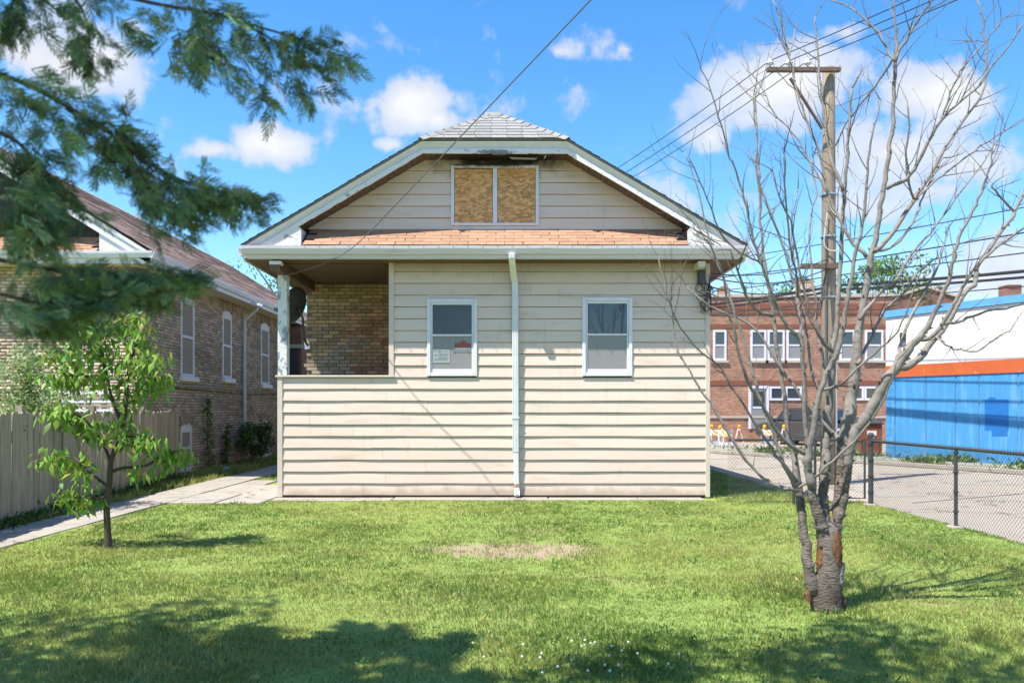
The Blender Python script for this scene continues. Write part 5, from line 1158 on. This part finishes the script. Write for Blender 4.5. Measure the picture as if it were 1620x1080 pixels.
def tree(loc, h, spread, label, seed, nper, size, cols, nclump=40, base=.35, limbs=9, sub=.28, cat='tree', name='leafy_tree', group=None, trunk_r=.16, center=(0,0)):
    rt2 = random.Random(seed); t = thing(name, loc, label, cat, group); x,y,z0 = loc
    tp = Vector((x+center[0],y+center[1],z0+h*.85)); P = [Vector(p) for p in spline([(x,y,z0-.1),(x+.05,y,z0+h*.25),(x+center[0]*.4,y+center[1]*.4,z0+h*.5),tp],5)]
    MB().tube(P,[trunk_r*(1.1-.95*i/(len(P)-1)) for i in range(len(P))],9).build('trunk', M_bark2, t, smooth=True)
    cl_ = []
    for k in range(limbs):
        i = rt2.randrange(int(len(P)*.4),len(P)-1); a = rt2.uniform(0,6.28); e = P[i]+Vector((math.cos(a)*spread*.75,math.sin(a)*spread*.75,h*rt2.uniform(.08,.25)))
        Q = [Vector(p) for p in spline([P[i],P[i].lerp(e,.5)+Vector((0,0,.15)),e],4)]; MB().tube(Q,[trunk_r*.4*(1-.85*j/(len(Q)-1)) for j in range(len(Q))],6).build('limb', M_bark2, t, smooth=True)
    for k in range(nclump):
        a = rt2.uniform(0,6.28); u = rt2.uniform(0,1); zz = base+(1-base)*u; w_ = math.sqrt(max(0,1-((zz-(base+1)/2)/((1-base)/2))**2))*.9+.12; rr3 = spread*w_*math.sqrt(rt2.uniform(.15,1))
        s_ = spread*sub*rt2.uniform(.6,1.3); cl_.append(((x+center[0]+math.cos(a)*rr3,y+center[1]+math.sin(a)*rr3,z0+h*zz),(s_,s_,s_*.75),rt2.uniform(.6,1.3)))
    crown('crown', cl_, nper, size, cols, t, seed); return t
GR = [(.10,.2,.04),(.14,.26,.05),(.18,.3,.06),(.09,.16,.04)]
tree(((1398-HX)/F*56,56,0), 11.6, 4.2, 'bright green leafy tree rising behind the red brick building roof', 31, 130, .32, GR, 60, .45)
tree(((1262-HX)/F*60,60,0), 11.2, 2.6, 'smaller green tree showing between the two rooftop chimneys', 32, 110, .3, GR, 34, .5)
tree(((440-HX)/F*38,38,0), 9.6, 2.6, 'sparse tree above the neighbouring roof behind the satellite dish', 33, 42, .2, GR, 34, .42, sub=.3)
tree(((482-HX)/F*35,35,0), 5.0, 1.2, 'dense green shrub tree in the gap between the two houses', 34, 120, .16, [(.14,.25,.05),(.1,.2,.04)], 26, .1, trunk_r=.08)
# shrubs by the fence and the neighbouring wall
vs = thing('variegated_shrub', (-7.4,11.6,0), 'pale green bushy shrub spilling over the top of the wood fence', 'shrub')
cl_ = []; rs = random.Random(8)
for k in range(46): a = rs.uniform(0,6.28); q_ = rs.uniform(0,1); cl_.append(((-7.1+math.cos(a)*.72*q_,11.6+math.sin(a)*1.1*q_,1.2+rs.uniform(0,1.3)*(1-.4*q_)),(.22,.24,.18),1))
crown('foliage', cl_, 95, .075, [(.32,.40,.17),(.42,.48,.26),(.24,.33,.11)], vs, 41)
for k in range(5): MB().tube([(-7.4+.05*k,11.6,0),(-7.3+.1*(k-2),11.5+.2*(k-2),1.2)],.014,5).build('stem', M_bark2, vs)
ws = thing('green_bush', (-7.35,22.4,0), 'dark green weedy bush at the foot of the white downspout', 'shrub')
cl_ = [((-7.4+rs.uniform(-.3,.35),22.4+rs.uniform(-.6,.9),rs.uniform(.15,1.05)),(.18,.22,.18),1) for k in range(26)]
crown('foliage', cl_, 80, .1, [(.06,.13,.03),(.09,.17,.035)], ws, 42)
MB().tube([(-7.4,22.4,-.02),(-7.38,22.45,.9)],.02,6).build('stem', M_bark2, ws)
for (yy,hh,lab,sd) in ((19.95,1.75,'tall thin weed climbing the brick wall beside the arched basement window',43),(21.2,1.05,'shorter leafy weed against the brick wall between window and bush',44)):
    g = thing('wall_weed', (-7.65,yy,0), lab, 'weed'); cl_ = [((-7.68+rs.uniform(-.04,.08),yy+rs.uniform(-.16,.16)*(1.1-z/hh),z),(.07,.09,.1),1) for z in np.linspace(.1,hh,18)]
    crown('foliage', cl_, 22, .085, [(.08,.16,.03),(.11,.2,.04)], g, sd); MB().tube([(-7.66,yy,-.02),(-7.7,yy,hh*.5),(-7.69,yy+.05,hh)],.01,5).build('stem', M_bark2, g)

# ---------------------------------------------------------------- foreground cypress (left) and shade tree behind the camera
cy = thing('cypress_tree', (-3.9,2.3,0), 'dark green cypress whose feathery branches hang into the upper left', 'tree')
MB().tube([(-3.9,2.3,-.1),(-3.88,2.32,2.5),(-3.85,2.3,5),(-3.8,2.3,8.2)],[.2,.16,.11,.03],10).build('trunk', M_cbark, cy, smooth=True)
SV = []; SF = []; SC = []
rcp = random.Random(17)
def sprig(p, d, L_, side, w_):                      # flat feathery spray: a rachis with alternate flat leaflets
    d = d.normalized(); side = (side-d*side.dot(d)).normalized(); n = max(4,int(L_/.016)); base = rcp.choice(((.13,.20,.10),(.19,.27,.12),(.10,.16,.09),(.23,.30,.14)))
    k0 = rcp.uniform(.75,1.3); up_ = d.cross(side)
    q_ = p.copy(); dd = d.copy()
    for i in range(n):
        u = i/n; dd = (dd+Vector((0,0,-.035))+up_*rcp.uniform(-.05,.05)).normalized(); nx = q_+dd*(L_/n)
        for s in (-1,1):
            l_ = L_*.36*(1-u)*rcp.uniform(.5,1.2)+.010; e = nx+(dd*.75+side*s*.75+up_*rcp.uniform(-.25,.25)).normalized()*l_
            pw = (dd-side*s).normalized()*w_; k = len(SV); SV.extend((q_-pw*.5,q_+pw*.5,nx.lerp(e,.6)+pw*.5,e)); SF.append((k,k+1,k+2,k+3))
            c = [x*k0*rcp.uniform(.8,1.25) for x in base]; SC.extend([c]*4)
            if l_ > .024:
                for g_ in range(2):
                    b0 = q_.lerp(e,.35+.3*g_); sg = s if g_ else -s; e2 = b0+((e-q_).normalized()*.8+side*sg*.2+dd*sg*.5*s+up_*rcp.uniform(-.4,.4)).normalized()*l_*.5; k = len(SV); SV.extend((b0-pw*.4,b0+pw*.4,b0.lerp(e2,.6)+pw*.5,e2)); SF.append((k,k+1,k+2,k+3)); SC.extend([c]*4)
        q_ = nx
def limb(pts, sprays, spl=(.14,.34), rad=.02, hang=.5, start=.3, w_=.0034):
    near_ = w_ < .01; sprays = int(sprays*1.08) if near_ else sprays
    if near_: rad *= .6; spl = (.07,.19)
    S = spline(pts,8); P = [Vector(q[:3]) for q in S]; n = len(P); MB().tube(P,[rad*(1-.85*i/(n-1)) for i in range(n)],6).build('limb', M_cbark, cy, smooth=True)
    for k in range(sprays):
        u = start+(1-start)*rcp.random()**.85; i = min(n-2,int(u*(n-1))); p = P[i].lerp(P[i+1],rcp.random()); t_ = (P[i+1]-P[i]).normalized()
        a = rcp.uniform(0,6.28); o = Vector((math.cos(a),math.sin(a)*.8,rcp.uniform(-1,.35)*hang*1.6)); d = (t_*rcp.uniform(.4,1.2)+o*.9).normalized(); L_ = rcp.uniform(*spl)*(1.15-.5*u)
        # short twig first, then sprigs
        p = p+Vector((rcp.gauss(0,.05),rcp.gauss(0,.05),rcp.gauss(-.03,.05)))*(1.15-.8*u)*1.3; m_ = p+d*L_*.5; sprig(p,d,L_,Vector((rcp.gauss(0,1),rcp.gauss(0,1),rcp.gauss(0,1))),w_)
        for _ in range(2): sprig(p.lerp(m_,rcp.random()),(d+Vector((rcp.gauss(0,.6),rcp.gauss(0,.6),rcp.gauss(-.15,.5)))),L_*rcp.uniform(.4,.7),Vector((rcp.gauss(0,1),rcp.gauss(0,1),rcp.gauss(0,1))),w_)
def cl2(px, Y0=2.7, dY=.25): 
    out = []
    for i,(x,y) in enumerate(px): p = PX(x,y,Y0+dY*i/max(1,len(px)-1)); out.append((p.x,p.y,p.z))
    return out
TR = lambda z: (-3.87,2.3,z)
limb([TR(3.3)]+cl2([(-350,-120),(-60,-60),(120,-25),(240,5),(340,22),(420,46),(490,66),(550,86)],2.6,.3), 80, start=.22)
limb([TR(3.0)]+cl2([(-350,-60),(-100,-70),(60,-45),(120,0),(140,50),(142,95)],2.7,.0), 34, (.1,.22), start=.6, hang=.9)
limb(cl2([(300,12),(320,40),(330,90),(390,115),(430,150)],2.75,.1), 30, (.1,.26), .008, start=.1)
limb(cl2([(390,40),(440,70),(470,105),(510,125)],2.8,.1), 20, (.1,.22), .008, start=.1)
limb([TR(2.4)]+cl2([(-350,60),(-90,100),(20,125),(100,165),(165,205),(230,255),(300,290),(360,305),(405,318)],2.5,.3), 135, (.14,.32), start=.25)
limb(cl2([(100,165),(130,190),(190,200),(220,215)],2.6,.1), 26, (.1,.24), .01, start=.1)
limb(cl2([(200,235),(240,300),(270,320),(300,340)],2.65,.1), 34, (.1,.24), .008, start=.1)
limb([TR(2.2)]+cl2([(-350,150),(-80,190),(10,215),(50,250),(70,300),(75,350)],2.55,.1), 80, (.14,.34), start=.5, hang=.8)
limb([TR(2.0)]+cl2([(-350,250),(-90,270),(0,300),(40,330),(60,370)],2.5,.0), 56, (.14,.34), start=.55, hang=.8)
limb([TR(1.7)]+cl2([(-350,400),(-100,400),(20,415),(100,430),(180,440),(250,440),(300,435)],2.5,.3), 95, (.14,.32), start=.45)
limb([TR(1.5)]+cl2([(-350,440),(-100,450),(0,465),(70,480),(120,470),(180,455)],2.5,.1), 90, (.14,.32), start=.5)
limb([TR(3.6)]+cl2([(-350,-260),(-60,-150),(10,-60),(20,0),(10,40)],2.7,.0), 30, (.14,.3), start=.6, hang=.9)
# rest of its crown, out of view: casts the foreground shade
for k in range(56):
    z = 1.2+rcp.random()*6.4; a = rcp.uniform(0,6.28); rr4 = (1-((z-1)/8.0))*2.3+.45
    if z < 3.9 and math.cos(a) > -.25 and not (z > 3.6): 
        continue
    e = (-3.87+math.cos(a)*rr4,2.3+math.sin(a)*rr4,z-.25)
    limb([TR(z),(-3.87+math.cos(a)*rr4*.5,2.3+math.sin(a)*rr4*.5,z+.1),e], 26, (.3,.6), .018, start=.2, w_=.022)
stuff(link('foliage', npmesh('foliage', [tuple(p) for p in SV], SF, M_con, np.array(SC)), cy))
tree((-2.6,-1.6,0), 9.0, 2.1, 'broad shade tree standing behind the viewpoint, dappling the lawn', 51, 150, .16, GR, 44, .52, trunk_r=.17, center=(1.3,2.6), sub=.3)
tree((-7.2,1.2,0), 8.6, 2.0, 'leafy tree beside the cypress outside the picture, shading the lawn', 52, 130, .16, GR, 36, .5, trunk_r=.16, center=(.8,.75), sub=.34)

# ---------------------------------------------------------------- grass
def noise2(x, y, s, seed=0):
    return (np.sin(x*s*1.3+seed)+np.sin(y*s*1.7+seed*2)+np.sin((x+y)*s*.9+seed*3)+np.sin((x-y)*s*1.1-seed))/4
def grass(name, regs, seed, parent=None):
    g = np.random.default_rng(seed); Vs = []; Cs = []
    for (x0,x1,y0,y1,dens,h,wd) in regs:
        n = int((x1-x0)*(y1-y0)*dens); x = g.uniform(x0,x1,n); y = g.uniform(y0,y1,n)
        nt_ = max(1,n//14); ti = g.integers(0,nt_,n); tx_ = g.uniform(x0,x1,nt_); ty_ = g.uniform(y0,y1,nt_); tuft = g.uniform(0,1,n) < .45; x = np.where(tuft, tx_[ti]+g.normal(0,.022,n), x); y = np.where(tuft, ty_[ti]+g.normal(0,.022,n), y); tcol = g.uniform(.8,1.25,nt_)[ti]*np.where(tuft,1,0)+np.where(tuft,0,1)
        keep = np.abs(x) < .85*y+.9
        dp_ = ((x-.02)/.98)**2+((y-8.5)/.5)**2+.8*noise2(x,y,5,2)+.5*noise2(x,y,13,5); keep &= (dp_+g.normal(0,.3,n) > .5+.6*noise2(x,y,9,1)) | (g.uniform(0,1,n) < .14+.3*(noise2(x,y,14,6) > .25))
        keep &= ~((x > -6.28) & (x < -5.53)); keep &= ~((y > 12.58) & (x < -3.99) & (x > -6.33) & (y < 16.6)); keep &= ~((x > -4.02) & (x < 3.4) & (y > 13.0))
        x, y, tcol = x[keep], y[keep], tcol[keep]; n = len(x); z = np.array([zl(a,b) if (-5.4 < a < 5.6 and b < 12.9) else 0. for a,b in zip(x,y)], float)
        hh = h*g.uniform(.45,1.2,n)*(1+.45*noise2(x,y,2.2,1)+.3*noise2(x,y,6.1,2))*(.85+.3*tcol); a = g.uniform(0,6.283,n); lean = g.uniform(.15,.95,n); la = g.uniform(0,6.283,n)
        ww = wd*g.uniform(.7,1.3,n); px_, py_ = np.cos(a)*ww/2, np.sin(a)*ww/2; lx, ly = np.cos(la)*lean*hh*.75, np.sin(la)*lean*hh*.75; tz = hh*np.sqrt(np.maximum(.15,1-(lean*.75)**2))
        z -= .004
        v = np.stack([np.stack([x-px_,y-py_,z],1),np.stack([x+px_,y+py_,z],1),np.stack([x+lx*.45+px_*.7,y+ly*.45+py_*.7,z+tz*.6],1),np.stack([x+lx,y+ly,z+tz],1)],1).reshape(-1,3); Vs.append(v)
        yl = np.clip(.42+.85*noise2(x,y,.9,4)+.5*noise2(x,y,3.1,7)+.35*noise2(x,y,8.3,3)+g.normal(0,.24,n),0,1)[:,None]
        c = np.array([.165,.25,.055])*(1-yl)+np.array([.40,.40,.125])*yl; dry = (g.uniform(0,1,n) < .07+.10*(noise2(x,y,1.4,9) > .35))[:,None]; c = np.where(dry,np.array([.6,.5,.26]),c)*g.uniform(.8,1.2,(n,1))*tcol[:,None]; Cs.append(np.repeat(c,4,0))
    V = np.concatenate(Vs); Cc = np.concatenate(Cs); k = np.arange(len(V)//4)[:,None]*4; Fc = k+np.array([[0,1,2,3]])
    o = link(name, npmesh(name, V, Fc, M_blade, Cc)); stuff(o); return o
o = grass('grass', [(-5.3,5.3,3.4,5.2,7000,.036,.005),(-5.56,5.75,5.2,7.2,5200,.034,.0058),(-5.56,5.75,7.2,9.6,3600,.032,.007),(-5.56,5.75,9.6,13.05,2400,.03,.0085),(3.4,4.98,13.0,20,900,.06,.012),(-5.46,-4.0,16.6,30,600,.06,.013)], 5)
o['label'] = 'short mown green lawn grass'; o['category'] = 'grass'
o = grass('grass_verge', [(-7.2,-6.33,6,13.5,1500,.085,.011),(-7.75,-6.33,13.5,30,700,.11,.014)], 6); o['label'] = 'longer shaded grass between walkway and fence'; o['category'] = 'grass'
# weeds along fence and far kerb
def weeds(name, n, sampler, size, seed, label, cols):
    g = np.random.default_rng(seed); pos = np.array([sampler(g) for _ in range(n)]); dirs = g.normal(size=(n,3)); dirs[:,2] = np.abs(dirs[:,2])+.6
    v, f = leaves(pos, dirs, g.normal(0,.6,(n,3))+np.array([0,0,1]), g.uniform(.6,1.3,n)*size, g.uniform(.25,.45,n)*size, .25)
    c = np.array(cols)[g.integers(0,len(cols),n)]*g.uniform(.7,1.3,(n,1)); o = stuff(link(name, npmesh(name, v, f, M_leafA, np.repeat(c,5,0)))); o['label'] = label; o['category'] = 'weeds'; return o
def sfence(g):
    s = g.uniform(0,fl_); p = fa+fd*s+nrm*abs(g.normal(0,.12)); return (p.x+.03,p.y,abs(g.normal(0,.06)))
weeds('fence_weeds', 2600, sfence, .09, 61, 'low leafy weeds growing along the foot of the wood fence', [(.07,.14,.03),(.1,.19,.04),(.05,.1,.025)])
def skerb(g):
    t_ = g.choice([-2.2,-5.2,1.5,3.5,g.uniform(-9,12)])+g.normal(0,.35); n_ = -.05-abs(g.normal(0,.1)) if g.uniform() < .55 else -1.45+g.normal(0,.1); p = st(C0,t_,n_); return (p[0],p[1],abs(g.normal(0,.07)))
weeds('kerb_weeds', 2200, skerb, .16, 62, 'tufts of weeds at the foot of the blue wall and along the far kerb', [(.13,.2,.05),(.18,.24,.06)])
weeds('clover', 1500, lambda g: (g.uniform(-2.2,2.2),g.uniform(4.2,5.2),abs(g.normal(.02,.015))), .035, 63, 'patch of clover leaves in the shaded foreground lawn', [(.07,.16,.04),(.1,.2,.05)])
cwx = [(np.random.default_rng(70+i).uniform(-5,5),np.random.default_rng(90+i).uniform(4.4,12.6)) for i in range(60)]
def sweed(g):
    c = cwx[g.integers(60)]; return (c[0]+g.normal(0,.09),c[1]+g.normal(0,.09),abs(g.normal(.012,.012)))
weeds('lawn_weeds', 1900, sweed, .045, 64, 'broad-leaved weeds scattered in clumps through the lawn', [(.12,.23,.05),(.17,.29,.06),(.09,.18,.04)])
o = weeds('dry_leaves', 90, lambda g: (g.uniform(-5,5),g.uniform(4.3,12.5),g.uniform(.02,.035)), .05, 65, 'dry tan leaves scattered over the lawn', [(.5,.36,.18),(.42,.27,.12)]); o['category'] = 'leaves'
fm = MB().lathe((0,0,0),[(.003,-.005),(.0075,0),(.0065,.005),(.0025,.0075)],7).mesh('clover_flower', M_clover); rf_ = random.Random(4)
for k in range(26):
    Y = rf_.uniform(4.35,5.0); x = rf_.gauss(.35,.32); o = link('clover_flower', fm, loc=(x,Y,zl(x,Y)+rf_.uniform(.035,.055))); tag(o, 'tiny white clover flower in the shaded foreground grass', 'flower', 'white clover flowers')
# litter by the wall
o = MB().prism([(-7.05,19.2,.05),(-6.9,19.15,.05),(-6.88,19.3,.09),(-7.03,19.33,.1)],(0,0,.012)).build('blue_litter', M_bluet); tag(o,'scrap of blue plastic litter lying in the grass by the brick house','litter')
